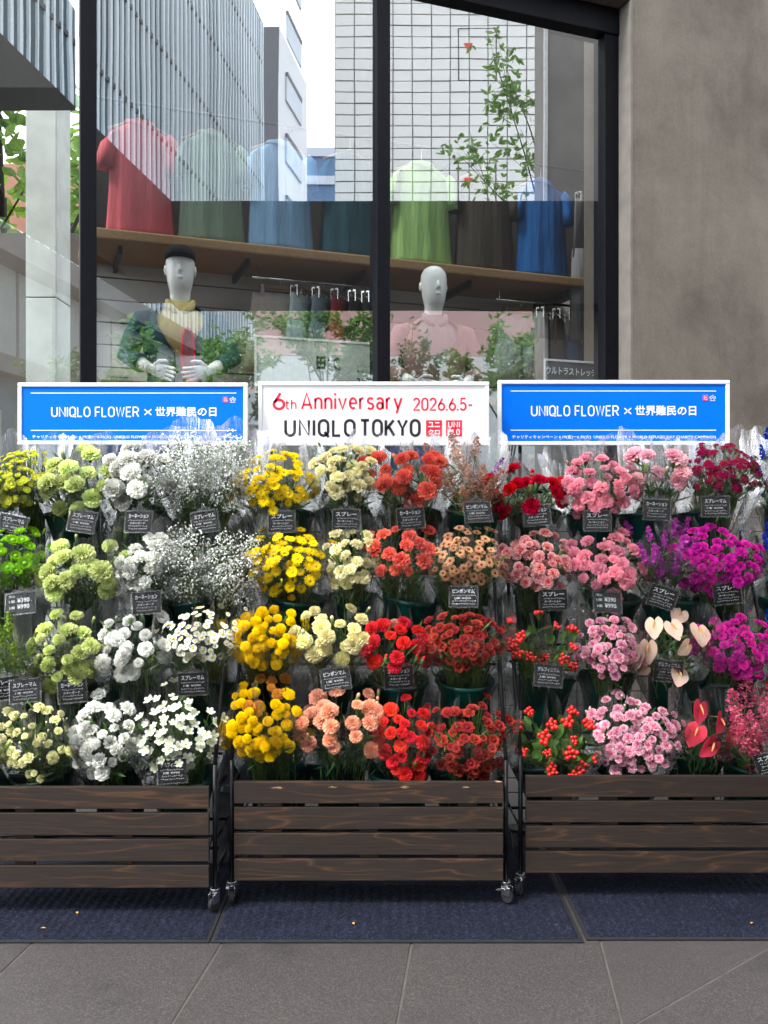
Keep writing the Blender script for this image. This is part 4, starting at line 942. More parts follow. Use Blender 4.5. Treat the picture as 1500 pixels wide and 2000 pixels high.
# concrete pier and lintel, projecting 0.15 m in front of the glass
fpart('pier', CONC, wl, sR, sR+4.5, -.15, .35, 0, 7.5, .006)
fpart('lintel', CONC, wl, sL-1.5, sR, -.149, .06, ZH+.16, 5.1, .006)  # top height shaped to let daylight into the display bay, which has no ceiling
fpart('corner_trim', simple('pale_concrete_edge', (.17, .158, .14), .85, 0, .15, 9, .2), wl, sR-.0005, sR+.0155, -.152, -.02, 0, ZH+.155)

# ---- shop interior
WPAINT = simple('off_white_board', (.55, .55, .55), .6, 0, .04, 5); DARKIN = simple('dark_backing', (.045, .040, .038), .8, 0, .2, 4); TIMB = SHELFW
inw = struct(thing('wall_back', '', '')); del inw['label']; del inw['category']
sI0 = sM1b-.02; sI1 = sR+.5
fpart('backing', DARKIN, inw, sI0, sI1, 1.06, 1.16, 0, 5.0)
for k in range(13):
    fpart('wall_board', WPAINT, inw, sI0+.06, sI1, 1.035+.004*(k % 2), 1.058, 1.20+k*.135, 1.20+k*.135+.127)
o = fpart('wall_right', simple('grey_plaster', (.20, .185, .17), .8, 0, .1), None, sI1, sI1+.1, .36, 1.16, 0, 4.4); struct(o)
pt = thing('partition_frame', 'slim glazed partition frame at the left end of the display', 'partition')
for d in (.12, .52, 1.0): fpart('upright', FRAMEM if d != .52 else simple('grey_upright', (.16, .15, .14), .6), pt, sI0-.02, sI0+.02, d, d+(.05 if d != 1.0 else .16), 0, 4.3)
fpart('top_rail', FRAMEM, pt, sI0-.021, sI0+.021, .115, 1.17, 4.3, 4.36)
pl = thing('display_plinth', 'long display plinth with wooden top behind the glass', 'plinth')
fpart('body', simple('grey_plinth', (.10, .10, .10), .7), pl, sI0+.05, sI1-.01, .12, 1.03, .0, 2.03); fpart('wooden_top', TIMB, pl, sI0+.05, sI1-.01, .10, 1.03, 2.03, 2.07, .004)
sh = thing('wall_shelf', 'long wooden shelf carrying the row of shirts', 'shelf')
zs = 2.955; s0, s1 = S(205, .5)-.12, S(1172, .5)
mb = MB(); fbox(mb, s0, s1, .5, 1.03, zs-.062, zs); bevel(mb.build('board', TIMB, sh), .012, 3)
for k in range(5): fpart('bracket', BLACKM, sh, s0+.2+k*(s1-s0-.4)/4, s0+.22+k*(s1-s0-.4)/4, .6, 1.034, zs-.11, zs-.0625)

def fabric(name, col):
    if name in _simple: return _simple[name]
    m, t, p = newmat(name); v = coords(t); n = noise(t, coords(t, (9, 9, 1.6)), 3.0, 3, .5, .3); f = noise(t, v, 300, 2)
    t.links.new(mixc(t, 1.0, ramp(t, n, [(.3, tuple(c*.85 for c in col)), (.7, col)]), ramp(t, f, [(.3, (.9, .9, .9)), (.7, (1.05, 1.05, 1.05))]), 'MULTIPLY'), p.inputs['Base Color'])
    p.inputs['Roughness'].default_value = .9; p.inputs['Specular IOR Level'].default_value = .15; bump(t, n, p, .5, .02); _simple[name] = m; return m
def shirt(px0, px1, py_hem, col, desc, seed):
    d = .68; c = fat((px0+px1)/2, py_hem, d); w = (S(px1, d)-S(px0, d))/2*.98; zb = zs+.004; rn = random.Random(seed)
    t = thing('hanging_shirt', desc, 'shirt', fp(S((px0+px1)/2, d), d, zb), TH, 'shirts on the shelf'); fm = fabric('jersey_%d' % seed, col)
    ph = [rn.uniform(0, 6) for _ in range(4)]; H = .66
    def wob(i, q):
        k = max(.25, 1-i/13); return 1+k*(.06*math.sin(7*q+ph[0]+i*.12)+.05*math.sin(12*q+ph[1]-i*.08)+.025*math.sin(19*q+ph[2]))
    secs = [((0, 0, z), (w*k, 0, 0), (0, dp, 0)) for z, k, dp in [(0, .99, .075), (.05, .97, .073), (.12, .95, .07), (.20, .93, .07), (.28, .91, .07), (.36, .90, .068), (.43, .90, .066), (.50, .91, .062), (.555, .92, .056), (.59, .90, .048), (.615, .74, .044), (.638, .52, .042), (.66, .34, .042)]]
    mb = MB(); mb.loft(secs, 44, 0, True, wob); mb.build('body', fm, t, smooth=True)
    for s in (-1, 1):
        sl_ = MB(); sl_.loft([((s*w*.78, 0, .588), (.028, 0, .035), (0, .045, 0)), ((s*w*.93, 0, .555), (.045, 0, .030), (0, .052, 0)), ((s*w*.99, -.005, .47), (.052, 0, .010), (0, .056, 0)), ((s*w*1.02, -.008, .385), (.056, 0, .008), (0, .056, 0))], 18, 0, True, lambda i, q: 1+.05*math.sin(5*q+ph[3]+i)); sl_.build('sleeve', fm, t, smooth=True)
    cl = MB(); cl.loft([((0, 0, H-.005), (.09, 0, 0), (0, .055, 0)), ((0, 0, H+.012), (.082, 0, 0), (0, .05, 0))], 20, 0, False); cl.build('collar', fm, t, smooth=True)
    hg = MB(); hg.tube([(-.17, 0, H-.05), (0, 0, H+.03), (.17, 0, H-.05)], .012, 8); hg.build('hanger', TIMB, t, smooth=True)
    hk = MB(); hk.tube([(0, 0, H+.03), (0, 0, H+.10), (.02, .0, H+.125), (.035, 0, H+.10)], .0025, 6); hk.build('hook', CHROME, t)
shirt(207, 338, 447, (.52, .105, .125), 'coral pink shirt at the left end of the shelf', 11)
shirt(347, 476, 458, (.15, .21, .155), 'sage green shirt between the pink and light blue shirts', 12)
shirt(482, 610, 470, (.17, .31, .48), 'light blue shirt left of the dark teal shirt', 13)
shirt(625, 742, 482, (.014, .06, .078), 'dark teal shirt behind the centre window bar', 14)
shirt(762, 884, 495, (.27, .45, .155), 'light green shirt right of the centre window bar', 15)
shirt(886, 1003, 508, (.055, .047, .036), 'dark brown shirt between green and blue shirts', 16)
shirt(1006, 1106, 520, (.014, .11, .34), 'deep blue shirt at the right end of the shelf', 17)
ur = thing('clothes_rail', 'long steel rail above the row of shirts', 'rail')
mb = MB(); mb.tube([fp(s0+.05, .68, zs+.66+.122), fp(s1+.35, .68, zs+.66+.122)], .009, 10); mb.build('bar', BLACKM, ur, smooth=True)
for k in range(4): q = s0+.1+k*(s1-s0+.1)/3; mb = MB(); mb.tube([fp(q, .68, zs+.782), fp(q, 1.06, zs+.782)], .007, 8); mb.build('arm', BLACKM, ur)
# trousers on a hanger at the right
def trousers(px, d, ztop, L, w, col, desc, seed, rz, name='hanging_shorts', cat='shorts', group='shorts on the rails', clips=True):
    rn = random.Random(seed); fm = fabric('twill_%d' % seed, col); sq = S(px, d)
    t = thing(name, desc, cat, fp(sq, d, ztop), TH+rz, group); ph = rn.uniform(0, 6)
    mb = MB(); wob = lambda i, q: 1+.03*math.sin(7*q+ph+i*.3)
    mb.loft([((0, 0, 0), (w*.86, 0, 0), (0, .022, 0)), ((0, 0, -.04), (w*.90, 0, 0), (0, .028, 0)), ((0, 0, -L*.42), (w, 0, 0), (0, .05, 0))], 24, 0, True, wob); mb.build('waist', fm, t, smooth=True)
    for s in (-1, 1):
        lg = MB(); lg.loft([((s*w*.48, 0, -L*.36), (w*.50, 0, 0), (0, .046, 0)), ((s*w*.56, 0, -L*.7), (w*.53, 0, 0), (0, .055, 0)), ((s*w*.62, 0, -L), (w*.55, 0, 0), (0, .058, 0))], 18, 0, True, wob); lg.build('leg', fm, t, smooth=True)
    hb = MB(); hb.box((-w*.7, -.006, .030), (w*.7, .006, .052)); hb.build('hanger_bar', TIMB, t)
    for s in (-1, 1):
        cp = MB(); cp.box((s*w*.62-.010, -.026, -.02), (s*w*.62+.010, -.020, .05)); cp.box((s*w*.62-.010, .020, -.02), (s*w*.62+.010, .026, .05)); cp.box((s*w*.62-.010, -.0205, .04), (s*w*.62+.010, .0205, .05)); cp.build('clip', CHROME, t)
    hk = MB(); hk.tube([(0, 0, .05), (0, 0, .085), (.012, 0, .098), (.022, 0, .085)], .0025, 6); hk.build('hook', CHROME, t)
zr = zs-.062-.075
for (pa, pb, nm, lst) in ((492, 734, 'steel rail of shorts under the shelf, left of the centre bar', [(548, .16, (.30, .27, .25), 'taupe shorts facing out at the left of the left rail', .0), (592, .13, (.30, .36, .38), 'pale grey-blue shorts on the left rail', .75), (632, .13, (.13, .17, .20), 'slate grey shorts on the left rail', .8), (668, .13, (.17, .022, .028), 'dark red shorts on the left rail', .8), (700, .13, (.020, .018, .020), 'black shorts on the left rail beside dark red ones', .85), (724, .13, (.03, .026, .024), 'charcoal shorts on the left rail next to the centre bar', .9)]),
                          (968, 1176, 'steel rail of shorts under the shelf at the right', [(1018, .16, (.34, .36, .38), 'light grey shorts facing out at the left of the right rail', .0), (1062, .13, (.26, .235, .22), 'beige grey shorts on the right rail', .8), (1092, .13, (.055, .042, .036), 'dark brown shorts on the right rail', .85), (1122, .13, (.022, .045, .105), 'navy shorts on the right rail', .9), (1150, .13, (.014, .014, .020), 'black shorts on the right rail next to the concrete', .95)])):
    r_ = thing('clothes_rail', nm, 'rail'); mb = MB(); mb.tube([fp(S(pa, .72), .72, zr), fp(S(pb, .72)+.02, .72, zr)], .009, 10); mb.build('bar', CHROME, r_, smooth=True)
    for q in (S(pa, .72)+.03, S(pb, .72)-.03): mb = MB(); mb.tube([fp(q, .72, zr), fp(q, .72, zs-.063)], .006, 8); mb.build('drop_rod', CHROME, r_)
    for i, (px, w_, col, ds, rz) in enumerate(lst): trousers(px, .72, zr-.095, .47, w_*1.2, tuple(min(.8, c*1.5) for c in col), ds, 40+px, rz)
trousers(1146, .62, zs+.55, .95, .15, (.15, .15, .155), 'grey long trousers hanging at the right end of the window', 77, .4, 'hanging_trousers', 'trousers', None)
mb = MB()
# ---- mannequins
MANN = simple('mannequin_white', (.88, .89, .87), .25, 0, .02, spec=.5)
def hand(mb, W, fwd, side, dn):
    # palm and five fingers; W wrist, fwd finger direction, side = thumb side, dn = palm direction
    fwd = fwd.normalized(); side = (side-fwd*side.dot(fwd)).normalized(); dn = fwd.cross(side)
    mb.loft([(W-fwd*.03, side*.022, dn*.018), (W, side*.024, dn*.017), (W+fwd*.04, side*.037, dn*.014), (W+fwd*.085, side*.039, dn*.012)], 12)
    for i, L in enumerate((.066, .076, .071, .056)):
        b = W+fwd*.080+side*(.028-.0185*i); d = (fwd+side*(.10-.07*i)).normalized()
        p1 = b+d*L*.45; p2 = p1+(d+dn*.35).normalized()*L*.32; p3 = p2+(d+dn*.8).normalized()*L*.28
        mb.tube([b-d*.01, b, p1, p2, p3], [.0085, .0092, .0085, .0075, .0055], 8)
    b = W+fwd*.022+side*.026; p1 = b+(fwd*.7+side*.8).normalized()*.035; p2 = p1+(fwd*.95+side*.25+dn*.2).normalized()*.032; p3 = p2+(fwd+dn*.3).normalized()*.02
    mb.tube([b-side*.012, b, p1, p2, p3], [.012, .0115, .010, .0088, .006], 8)
def mannequin(px, pytop, d, label, cap, jacket, inner):
    top = fat(px, pytop, d); sq = S(px, d); zt = top.z
    t = thing('mannequin', label, 'mannequin', fp(sq, d, 2.07), TH+R(-8)); z0 = 2.07
    def V(x, y, z): return Vector((x, y, z-z0))
    zc = zt-.225; hd = MB()       # head: egg with brow, nose and chin, neck
    prof = [(-.30, .062, .060, .01), (-.10, .054, .055, .012), (-.045, .053, .056, .010), (-.015, .055, .064, -.004), (.012, .062, .080, -.010), (.05, .070, .090, -.008), (.095, .074, .096, -.004), (.135, .077, .098, 0), (.175, .073, .093, .004), (.205, .055, .072, .008), (.220, .032, .043, .01), (.2255, .008, .010, .01)]
    secs = [(V(0, dy, zc+z), (a, 0, 0), (0, b, 0)) for z, a, b, dy in prof]
    hd.loft(secs, 24)
    hd.loft([(V(0, -.094, zc+.118), (.007, 0, 0), (0, .008, 0)), (V(0, -.103, zc+.085), (.011, 0, 0), (0, .016, 0)), (V(0, -.100, zc+.072), (.013, 0, 0), (0, .014, 0))], 10)
    hd.loft([(V(0, -.088, zc+.050), (.018, 0, 0), (0, .012, 0)), (V(0, -.089, zc+.042), (.020, 0, 0), (0, .012, 0)), (V(0, -.086, zc+.034), (.015, 0, 0), (0, .012, 0))], 10)
    for s in (-1, 1): hd.loft([(V(s*.076, .012, zc+.075), (.006, 0, 0), (0, .012, 0)), (V(s*.079, .012, zc+.10), (.008, 0, 0), (0, .018, 0)), (V(s*.078, .014, zc+.125), (.006, 0, 0), (0, .014, 0))], 8)
    hd.build('head', MANN, t, smooth=True)
    zs_ = zc-.10                  # base of the neck
    tor = MB()
    tor.loft([(V(0, 0, z0), (.150, 0, 0), (0, .095, 0)), (V(0, 0, z0+.16), (.150, 0, 0), (0, .098, 0)), (V(0, 0, zs_-.27), (.168, 0, 0), (0, .110, 0)), (V(0, .0, zs_-.12), (.178, 0, 0), (0, .105, 0)), (V(0, .008, zs_-.045), (.150, 0, 0), (0, .082, 0)), (V(0, .012, zs_), (.075, 0, 0), (0, .062, 0)), (V(0, .012, zs_+.03), (.060, 0, 0), (0, .056, 0))], 28)
    tor.build('shirt', inner, t, smooth=True)
    jm = MB()                     # open jacket: shell leaving a V in front
    n = 30; rows = [(z0-.0+.002, .172, .118), (z0+.16, .172, .120), (zs_-.27, .190, .130), (zs_-.12, .202, .125), (zs_-.045, .172, .100), (zs_+.012, .088, .074)]
    for off in (0, 1):
        vs_ = []
        for i, (z, a, b) in enumerate(rows):
            f = max(0, (z-(zs_-.30))/.31); gap = .05+1.0*min(1, f)**1.0
            for j in range(n+1):
                q = -math.pi/2+gap+(2*math.pi-2*gap)*j/n
                vs_.append(V(math.cos(q)*(a-.006*off), math.sin(q)*(b-.006*off), z))
        jm.add(vs_, [(i*(n+1)+j, i*(n+1)+j+1, (i+1)*(n+1)+j+1, (i+1)*(n+1)+j) for i in range(len(rows)-1) for j in range(n)])
    jm.build('jacket', jacket, t, smooth=True)
    co_ = MB()
    for s in (-1, 1): co_.loft([(V(s*.012, -.070, zs_-.055), (.020, 0, 0), (0, .006, 0)), (V(s*.050, -.060, zs_-.010), (.030, 0, 0), (0, .010, 0)), (V(s*.066, -.015, zs_+.035), (.012, 0, 0), (0, .030, 0)), (V(s*.03, .055, zs_+.05), (.03, 0, 0), (0, .012, 0))], 10)
    co_.build('collar', inner, t, smooth=True)
    for s in (-1, 1):
        sh_ = V(s*.185, .005, zs_-.075); el = V(s*.275, .03, z0+.165); wr = V(s*.150, -.135, z0+.075)
        ar = MB(); ar.tube([sh_-Vector((s*.03, 0, 0)), sh_, sh_.lerp(el, .5)+Vector((s*.012, 0, 0)), el, el.lerp(wr, .45), el.lerp(wr, .62)], [.060, .068, .060, .055, .050, .050], 16); ar.build('sleeve', jacket, t, smooth=True)
        fa = MB(); fa.tube([el.lerp(wr, .45), el.lerp(wr, .8), wr], [.038, .031, .024], 12)
        hand(fa, wr, Vector((-s*.75, -.35, -.22)), Vector((0, -.25, 1)), None); fa.build('forearm', MANN, t, smooth=True)
    if cap:
        cm = MB(); cm.loft([(V(0, .0, zc+.150), (.082, 0, 0), (0, .104, 0)), (V(0, .004, zc+.19), (.081, 0, 0), (0, .101, 0)), (V(0, .008, zc+.222), (.060, 0, 0), (0, .076, 0)), (V(0, .010, zc+.236), (.02, 0, 0), (0, .026, 0))], 24)
        cp = cm.build('cap', cap, t, smooth=True)
        bm_ = MB(); bm_.loft([(V(0, -.08, zc+.152), (.076, 0, 0), (0, .045, 0)), (V(0, -.105, zc+.156), (.066, 0, 0), (0, .055, 0)), (V(0, -.105, zc+.160), (.066, 0, 0), (0, .055, 0))], 20); bm_.build('cap_brim', cap, cp, smooth=True)
    return t
mannequin(352, 483, .27, 'white mannequin in navy cap, dark teal jacket and yellow shirt', fabric('navy_cap', (.010, .011, .016)), fabric('teal_jacket', (.030, .090, .11)), fabric('yellow_shirt', (.66, .52, .22)))
mannequin(847, 520, .27, 'bareheaded white mannequin in dusty pink jacket', None, fabric('pink_jacket', (.30, .175, .17)), fabric('grey_tee', (.28, .25, .26)))
# ---- posters in the window
def poster(px0, px1, py0, py1, d, col, label, texts, frame_=None):
    a = fat(px0, py1, d); b = fat(px1, py1, d); z0 = max(2.075, a.z); z1 = (fat(px0, py0, d).z+fat(px1, py0, d).z)/2; sa, sb = S(px0, d), S(px1, d); w = sb-sa
    t = thing('poster', label, 'poster', fp(sa, d, z0), TH); h = z1-z0
    mb = MB(); mb.box((0, 0, 0), (w, .006, h)); mb.build('sheet', col, t)
    if frame_:
        mb = MB(); e = .012
        for q in (((0, -.004, 0), (w, .0, e)), ((0, -.004, h-e), (w, 0, h)), ((0, -.004, e), (e, 0, h-e)), ((w-e, -.004, e), (w, 0, h-e))): mb.box(*q)
        mb.build('border', frame_, t)
    for (tx, x0, x1, y0, y1, ink, bold) in texts: text_mb(tx, x0*w, x1*w, y0*h, y1*h, -.0015, bold).build('lettering', ink, t)
    return t
poster(497, 733, 662, 760, .13, simple('pale_poster', (.55, .58, .56), .5), 'white framed poster with a bold C at the centre of the window', [('C', .64, .70, .40, .66, INKK, .03), (':', .595, .61, .44, .62, INKK, .03), ('田', .50, .575, .40, .66, INKK, .04), ('2,990', .84, .98, .10, .28, INKK, .03), ('コットンシャツ', .84, .97, .48, .54, INKK, 0), ('綿100% 長袖', .84, .95, .38, .44, INKK, 0)], SIGNW)
poster(1062, 1178, 704, 775, .14, simple('dark_poster', (.085, .085, .10), .5, 0, .5, 6), 'dark poster with white Japanese lettering at the right of the window', [('ウルトラストレッチ', .04, .88, .60, .80, INKW, .015), ('アクティブパンツ', .04, .55, .30, .40, INKW, .0)], SIGNW)
poster(205, 262, 733, 760, .13, simple('pale_poster', (.55, .58, .56), .5), 'small white card at the left of the window display', [('¥2,990', .2, .8, .3, .7, INKK, .02)])
# red rimmed oval sign on a thin stem
p = fat(367, 690, .12); os_ = thing('oval_sign', 'red rimmed oval sign on thin stem before the capped mannequin', 'sign', fp(S(367, .12), .12, 2.07), TH+R(10)); zz = p.z-2.07
mb = MB(); n = 28
mb.tube([(.034*math.cos(2*math.pi*i/n), 0, zz+.135*math.sin(2*math.pi*i/n)) for i in range(n+1)], .0055, 8); mb.build('rim', INKR, os_, smooth=True)
mb = MB(); mb.loft([((0, -.002, zz), (.033, 0, 0), (0, 0, .134)), ((0, .002, zz), (.033, 0, 0), (0, 0, .134))], 28); mb.build('face', simple('dusky_red', (.28, .07, .075), .5, 0, .4, 40), os_)
mb = MB(); mb.tube([(.012, 0, .002), (.012, 0, zz-.12)], .004, 6); mb.tube([(.012, 0, 0), (.012, 0, .008)], .05, 14); mb.build('stem', INKR, os_)
for i, tx in enumerate(('SALE', 'NEW', 'UT')): text_mb(tx, -.022, .022, zz+.05-i*.05, zz+.075-i*.05, -.004, .02).build('lettering', simple('pale_red', (.5, .22, .22), .5), os_)
# tag lettering on the oval is unreadable in the photograph: keep the plain face only
for o in [c for c in os_.children if c.name.startswith('lettering')]: bpy.data.objects.remove(o)

# ================================================================== OUTSIDE SEEN THROUGH THE LEFT PANE
pc = at(80, 0, 6.6); mb = MB(); wcol = 60/F*6.6
mb.box((-wcol/2, 0, 0), (wcol/2, .30, 2.95)); colo = thing('concrete_column', 'pale concrete column seen through the left pane', 'column', (pc.x, 6.6, 0)); PALEC = simple('pale_concrete', (.52, .55, .52), .8, 0, .12, 5, .2)
bevel(mb.build('shaft', PALEC, colo), .006); mb = MB(); mb.box((-wcol/2, -.001, 2.958), (wcol/2, .30, 5.2)); bevel(mb.build('upper_shaft', PALEC, colo), .006)
bmz = at(0, 216, 5.5).z; mb = MB(); mb.box((-4.5, 5.2, bmz), (-1.86, 5.5, bmz+.6)); o = mb.build('dark_soffit', simple('soffit_dark', (.03, .028, .027), .7)); tag(o, 'dark overhead soffit beam beyond the left pane', 'beam')
mb = MB(); z1 = at(0, 455, 7.4).z; mb.box((-5.5, 7.4, 0), (-2.3, 7.7, z1)); o = mb.build('garden_wall', simple('brown_wall', (.10, .085, .07), .8, 0, .15, 4)); tag(o, 'low brown garden wall beyond the pale column', 'wall')
mb = MB(); z2 = at(20, 322, 11).z; mb.obox((-6.5, 11.2, 0), (3.4, -.4, 0), (0, .4, 0), (0, 0, z2)); o = mb.build('terracotta_wall', simple('terracotta', (.42, .20, .15), .8, 0, .1, 3)); tag(o, 'terracotta coloured wall behind the street tree', 'wall')
def tree(loc, h, crown, rad, nleaf, lsz, label, leafm, seed, lean=(0, 0), flat=.8, limbs=9, group=None, trunk=.05):
    rn = random.Random(seed); t = thing('tree', label, 'tree', loc, 0, group); tm = MB(); top = Vector((lean[0], lean[1], h*.9))
    tm.tube([(0, 0, 0), top*.4+Vector((.04, .02, 0)), top*.75, top], [trunk, trunk*.8, trunk*.5, trunk*.2], 9)
    ends = []; cc = Vector((lean[0], lean[1], crown))
    for i in range(limbs):
        b = top*rn.uniform(.45, .85); a = rn.uniform(0, 6.28); e = cc+Vector((math.cos(a)*rad*rn.uniform(.5, 1), math.sin(a)*rad*rn.uniform(.5, 1), rn.uniform(-.8, .9)*rad*flat)); m_ = b.lerp(e, .5)+Vector((0, 0, .08*rad))
        tm.tube([b, m_, e], [trunk*.42, trunk*.26, trunk*.07], 6); ends.append((m_, e))
        for k in range(4):
            e2 = m_.lerp(e, rn.uniform(.2, 1))+Vector((rn.gauss(0, .22), rn.gauss(0, .22), rn.gauss(0, .2)))*rad; tm.tube([m_.lerp(e, .4), e2], [trunk*.14, trunk*.04], 4); ends.append((m_.lerp(e, .4), e2))
    tm.build('trunk', BARK, t, smooth=True); cm = MB()
    for i in range(nleaf):
        a_, e = rn.choice(ends); p = a_.lerp(e, rn.uniform(.35, 1.08))+Vector((rn.gauss(0, .07), rn.gauss(0, .07), rn.gauss(0, .06)))*rad
        d = Vector((rn.uniform(-1, 1), rn.uniform(-1, 1), rn.uniform(-.7, .5)))
        for k in range(3 if lsz < .12 else 1): blade(cm, p, d+Vector((rn.uniform(-.8, .8), rn.uniform(-.8, .8), rn.uniform(-.3, .3))), lsz*rn.uniform(.7, 1.3), lsz*.2*(1 if lsz < .12 else 1.6), rn, 0, .25)
    stuff(cm.build('crown', leafm, t, smooth=True)); return t
tp = at(-10, 0, 9.0); tree((tp.x, 9.0, 0), 5.0, at(0, 290, 9).z, 1.5, 1700, .17, 'leafy bright green street tree seen through the left pane', LEAFY, 5, (.1, 0), .9, 12, None, .10)

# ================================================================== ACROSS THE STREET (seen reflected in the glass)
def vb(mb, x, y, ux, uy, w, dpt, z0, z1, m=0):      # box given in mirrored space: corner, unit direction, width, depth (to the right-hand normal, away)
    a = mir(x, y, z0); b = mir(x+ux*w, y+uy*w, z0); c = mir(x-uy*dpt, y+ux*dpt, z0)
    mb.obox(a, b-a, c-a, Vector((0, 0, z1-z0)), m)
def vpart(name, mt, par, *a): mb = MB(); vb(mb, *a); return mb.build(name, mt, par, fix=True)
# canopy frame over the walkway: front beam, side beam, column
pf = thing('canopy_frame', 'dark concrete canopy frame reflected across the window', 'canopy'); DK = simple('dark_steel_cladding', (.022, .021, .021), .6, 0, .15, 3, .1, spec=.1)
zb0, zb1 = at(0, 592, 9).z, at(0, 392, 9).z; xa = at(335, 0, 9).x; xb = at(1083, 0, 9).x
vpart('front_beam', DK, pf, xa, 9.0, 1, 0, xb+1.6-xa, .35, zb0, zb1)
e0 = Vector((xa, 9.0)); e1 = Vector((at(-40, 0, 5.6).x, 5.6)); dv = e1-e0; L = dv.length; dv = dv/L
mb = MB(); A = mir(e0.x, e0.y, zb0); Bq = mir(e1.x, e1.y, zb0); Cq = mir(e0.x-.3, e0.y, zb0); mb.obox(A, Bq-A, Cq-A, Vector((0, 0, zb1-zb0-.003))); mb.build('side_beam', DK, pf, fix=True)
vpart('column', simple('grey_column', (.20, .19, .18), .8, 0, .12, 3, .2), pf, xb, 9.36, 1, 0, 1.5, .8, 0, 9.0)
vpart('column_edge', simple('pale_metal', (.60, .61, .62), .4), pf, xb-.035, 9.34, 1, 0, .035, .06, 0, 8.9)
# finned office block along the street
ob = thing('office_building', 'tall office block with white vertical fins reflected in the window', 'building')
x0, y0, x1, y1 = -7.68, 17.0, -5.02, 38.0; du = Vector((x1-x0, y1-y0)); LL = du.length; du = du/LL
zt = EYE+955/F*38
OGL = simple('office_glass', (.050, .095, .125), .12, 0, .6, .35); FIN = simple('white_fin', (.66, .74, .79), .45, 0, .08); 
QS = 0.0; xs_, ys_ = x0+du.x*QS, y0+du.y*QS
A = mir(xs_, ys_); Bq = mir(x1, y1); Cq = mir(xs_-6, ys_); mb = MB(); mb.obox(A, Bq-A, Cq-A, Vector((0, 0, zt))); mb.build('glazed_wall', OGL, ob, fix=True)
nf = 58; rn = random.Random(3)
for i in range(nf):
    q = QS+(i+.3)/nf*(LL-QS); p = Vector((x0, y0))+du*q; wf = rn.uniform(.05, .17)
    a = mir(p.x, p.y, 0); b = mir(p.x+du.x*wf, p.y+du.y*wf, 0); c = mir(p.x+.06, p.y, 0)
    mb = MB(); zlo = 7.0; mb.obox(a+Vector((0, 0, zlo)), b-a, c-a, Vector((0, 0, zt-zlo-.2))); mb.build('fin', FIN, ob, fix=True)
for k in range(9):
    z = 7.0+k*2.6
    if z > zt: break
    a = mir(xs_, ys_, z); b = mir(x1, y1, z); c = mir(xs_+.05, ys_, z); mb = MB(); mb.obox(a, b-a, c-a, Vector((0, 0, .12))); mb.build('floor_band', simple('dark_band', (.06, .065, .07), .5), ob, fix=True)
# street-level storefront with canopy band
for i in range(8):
    q = i*1.5; p = Vector((x0, y0))+du*(q+.05); a = mir(p.x, p.y, 4.5); b = mir(p.x+du.x*1.38, p.y+du.y*1.38, 4.5); c = mir(p.x+.06, p.y, 4.5); mb = MB(); mb.obox(a, b-a, c-a, Vector((0, 0, 1.75))); mb.build('shop_panel', simple('grey_glass_panel', (.21, .245, .245), .3), ob, fix=True)  # storefront panels in one even grey glass tone
    p = Vector((x0, y0))+du*q; a = mir(p.x, p.y, 0.2); b = mir(p.x+du.x*.9, p.y+du.y*.9, .2); c = mir(p.x+.05, p.y, .2); mb = MB(); mb.obox(a, b-a, c-a, Vector((0, 0, 3.2))); mb.build('shop_panel', simple('grey_glass_panel', (.21, .245, .245), .3), ob, fix=True)
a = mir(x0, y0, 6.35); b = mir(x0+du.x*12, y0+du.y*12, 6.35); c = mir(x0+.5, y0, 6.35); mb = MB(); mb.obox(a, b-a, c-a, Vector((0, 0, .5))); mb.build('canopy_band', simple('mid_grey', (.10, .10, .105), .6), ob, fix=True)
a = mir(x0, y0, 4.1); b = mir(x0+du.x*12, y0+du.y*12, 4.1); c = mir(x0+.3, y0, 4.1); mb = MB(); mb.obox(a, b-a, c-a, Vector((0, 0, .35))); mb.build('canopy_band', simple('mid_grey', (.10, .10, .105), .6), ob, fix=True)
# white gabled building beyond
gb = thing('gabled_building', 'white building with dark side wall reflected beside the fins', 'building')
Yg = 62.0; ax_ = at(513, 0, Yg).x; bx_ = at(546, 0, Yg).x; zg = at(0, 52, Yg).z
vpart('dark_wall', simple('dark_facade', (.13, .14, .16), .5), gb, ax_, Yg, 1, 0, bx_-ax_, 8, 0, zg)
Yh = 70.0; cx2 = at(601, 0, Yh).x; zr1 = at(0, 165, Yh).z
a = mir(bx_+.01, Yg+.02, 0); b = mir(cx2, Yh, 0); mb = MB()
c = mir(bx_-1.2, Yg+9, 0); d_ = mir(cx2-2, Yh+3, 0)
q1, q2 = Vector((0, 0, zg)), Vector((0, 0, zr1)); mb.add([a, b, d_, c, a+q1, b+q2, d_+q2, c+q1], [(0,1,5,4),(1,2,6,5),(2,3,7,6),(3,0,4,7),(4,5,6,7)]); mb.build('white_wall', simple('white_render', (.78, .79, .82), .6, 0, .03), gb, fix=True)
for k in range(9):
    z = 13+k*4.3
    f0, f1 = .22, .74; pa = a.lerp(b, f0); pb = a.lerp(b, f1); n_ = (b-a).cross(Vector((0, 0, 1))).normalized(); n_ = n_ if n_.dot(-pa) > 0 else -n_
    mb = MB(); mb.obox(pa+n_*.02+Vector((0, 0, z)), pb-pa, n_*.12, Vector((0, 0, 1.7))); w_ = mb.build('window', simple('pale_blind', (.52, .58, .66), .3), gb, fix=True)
    mb = MB(); mb.obox(pa+n_*.02+Vector((0, 0, z+1.7)), pb-pa, n_*.16, Vector((0, 0, .3))); mb.build('lintel', simple('dark_facade', (.13, .14, .16), .5), w_, fix=True)
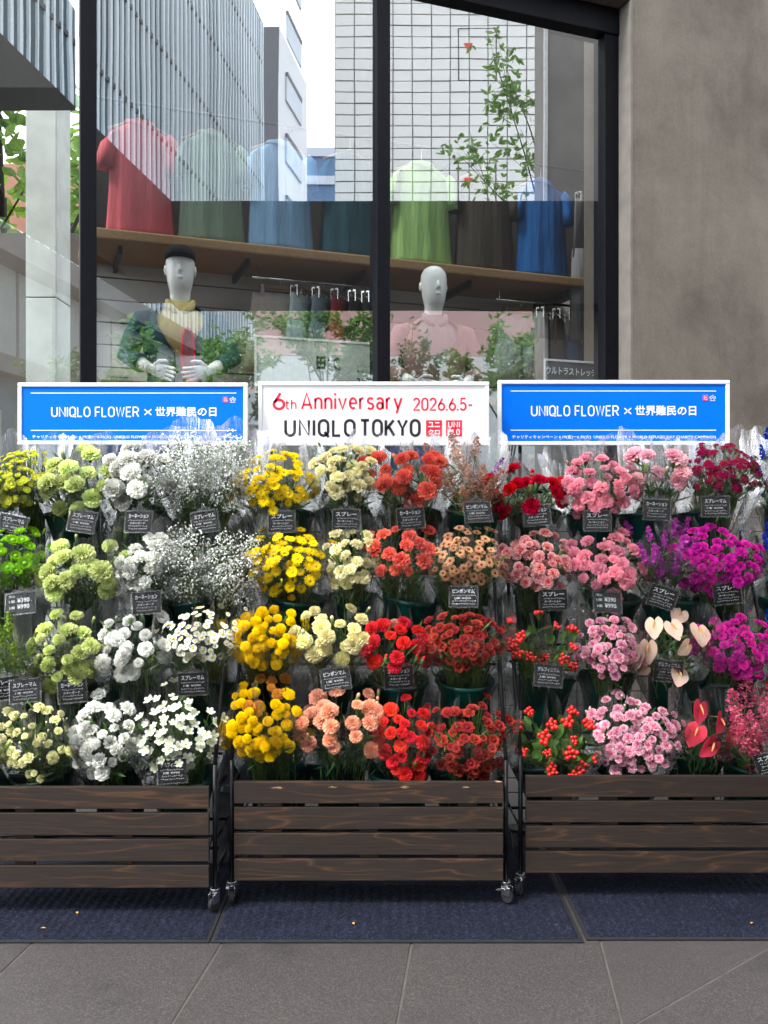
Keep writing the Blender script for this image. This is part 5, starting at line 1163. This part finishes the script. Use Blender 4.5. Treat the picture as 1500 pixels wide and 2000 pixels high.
# distant blue glass block
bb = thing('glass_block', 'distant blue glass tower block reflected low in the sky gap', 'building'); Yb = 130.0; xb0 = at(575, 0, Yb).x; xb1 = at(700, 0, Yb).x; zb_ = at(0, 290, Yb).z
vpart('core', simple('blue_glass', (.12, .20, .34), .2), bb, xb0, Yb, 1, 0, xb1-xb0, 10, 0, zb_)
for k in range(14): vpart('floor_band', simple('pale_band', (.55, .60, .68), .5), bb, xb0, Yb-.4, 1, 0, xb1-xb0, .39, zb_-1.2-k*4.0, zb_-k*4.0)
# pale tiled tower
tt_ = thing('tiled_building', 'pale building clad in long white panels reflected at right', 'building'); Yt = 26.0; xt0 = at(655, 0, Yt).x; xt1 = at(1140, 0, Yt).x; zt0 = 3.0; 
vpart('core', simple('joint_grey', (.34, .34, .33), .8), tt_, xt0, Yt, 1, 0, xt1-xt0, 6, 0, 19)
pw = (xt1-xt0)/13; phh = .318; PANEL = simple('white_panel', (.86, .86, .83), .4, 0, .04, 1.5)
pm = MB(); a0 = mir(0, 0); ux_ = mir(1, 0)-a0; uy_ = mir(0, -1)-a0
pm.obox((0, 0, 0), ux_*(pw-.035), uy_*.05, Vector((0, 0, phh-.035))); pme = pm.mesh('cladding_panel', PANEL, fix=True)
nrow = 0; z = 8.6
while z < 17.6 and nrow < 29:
    for c_ in range(13):
        if (c_*phh) < -1: continue
        rr = random.Random(nrow*31+c_); o = link('cladding_panel', pme, tt_); o.location = mir(xt0+c_*pw+.017, Yt-.006-rr.uniform(0, .02), z)
    z += phh; nrow += 1
vpart('lower_wall', simple('pink_render', (.48, .30, .29), .7, 0, .06, 1), tt_, xt0-1, Yt-9.0, 1, 0, 7.5, .3, at(0, 695, 17).z, 6.2)
vpart('lower_window', simple('pale_glass_panel', (.52, .56, .56), .3), tt_, xt0-1, Yt-9.02, 1, 0, 7.5, .32, .3, at(0, 696, 17).z-.003)
TRI = simple('red_triangle', (.72, .07, .05), .5)
for py in (92, 356):
    p = at(915, py, Yt-.09); q = [(-.13, .13), (.13, .13), (0, -.12)]; mb = MB()
    mb.add([mir(p.x+u_, p.y-.01*k, p.z+v_) for k in (0, 1) for u_, v_ in q], [(0,1,2),(5,4,3),(0,3,4,1),(1,4,5,2),(2,5,3,0)]); mb.build('triangle_mark', TRI, tt_, fix=True)
    for (u0, v0, u1, v1) in ((-.30, .55, .80, .56), (-.30, -.95, .80, -.94), (-.30, -.95, -.28, .56), (.79, -.95, .81, .56)):
        mb = MB(); vb(mb, p.x+u0, p.y+.012, 1, 0, u1-u0+.012, .02, p.z+v0, p.z+v1+.012); mb.build('hatch_frame', simple('dark_band', (.06, .065, .07), .5), tt_, fix=True)
# trees and shrubs across the walkway
tl = [(1085, 250, 12.5, 1.45, 620, .11, LEAFT, 'sparse leafy tree reflected in the upper right of the window', 21),
      (640, 660, 11.5, .85, 1500, .085, LEAFT, 'small leafy tree reflected left of the centre window bar', 22),
      (990, 660, 11.0, .75, 1100, .09, LEAFT, 'small leafy tree reflected below the right clothes rail', 23),
      (790, 680, 12.0, .5, 500, .07, LEAFD, 'thin dark tree reflected just right of the centre window bar', 24),
      (440, 700, 12.0, .75, 1600, .085, LEAFT, 'bushy shrub reflected right of the capped mannequin', 25),
      (255, 712, 12.4, .70, 1500, .085, LEAFT, 'bushy shrub reflected left of the capped mannequin', 26),
      (110, 735, 12.2, .50, 900, .07, LEAFD, 'bushy shrub reflected in the left pane', 27)]
for px, py, Y, rad, nl, ls, lm, lab, sd in tl:
    p = mat_(px, py, Y); tree((p.x, p.y, 0), p.z+rad*.4, p.z, rad, nl, ls, lab, lm, sd, (0, 0), .8, 10, 'trees and shrubs across the street', .035)
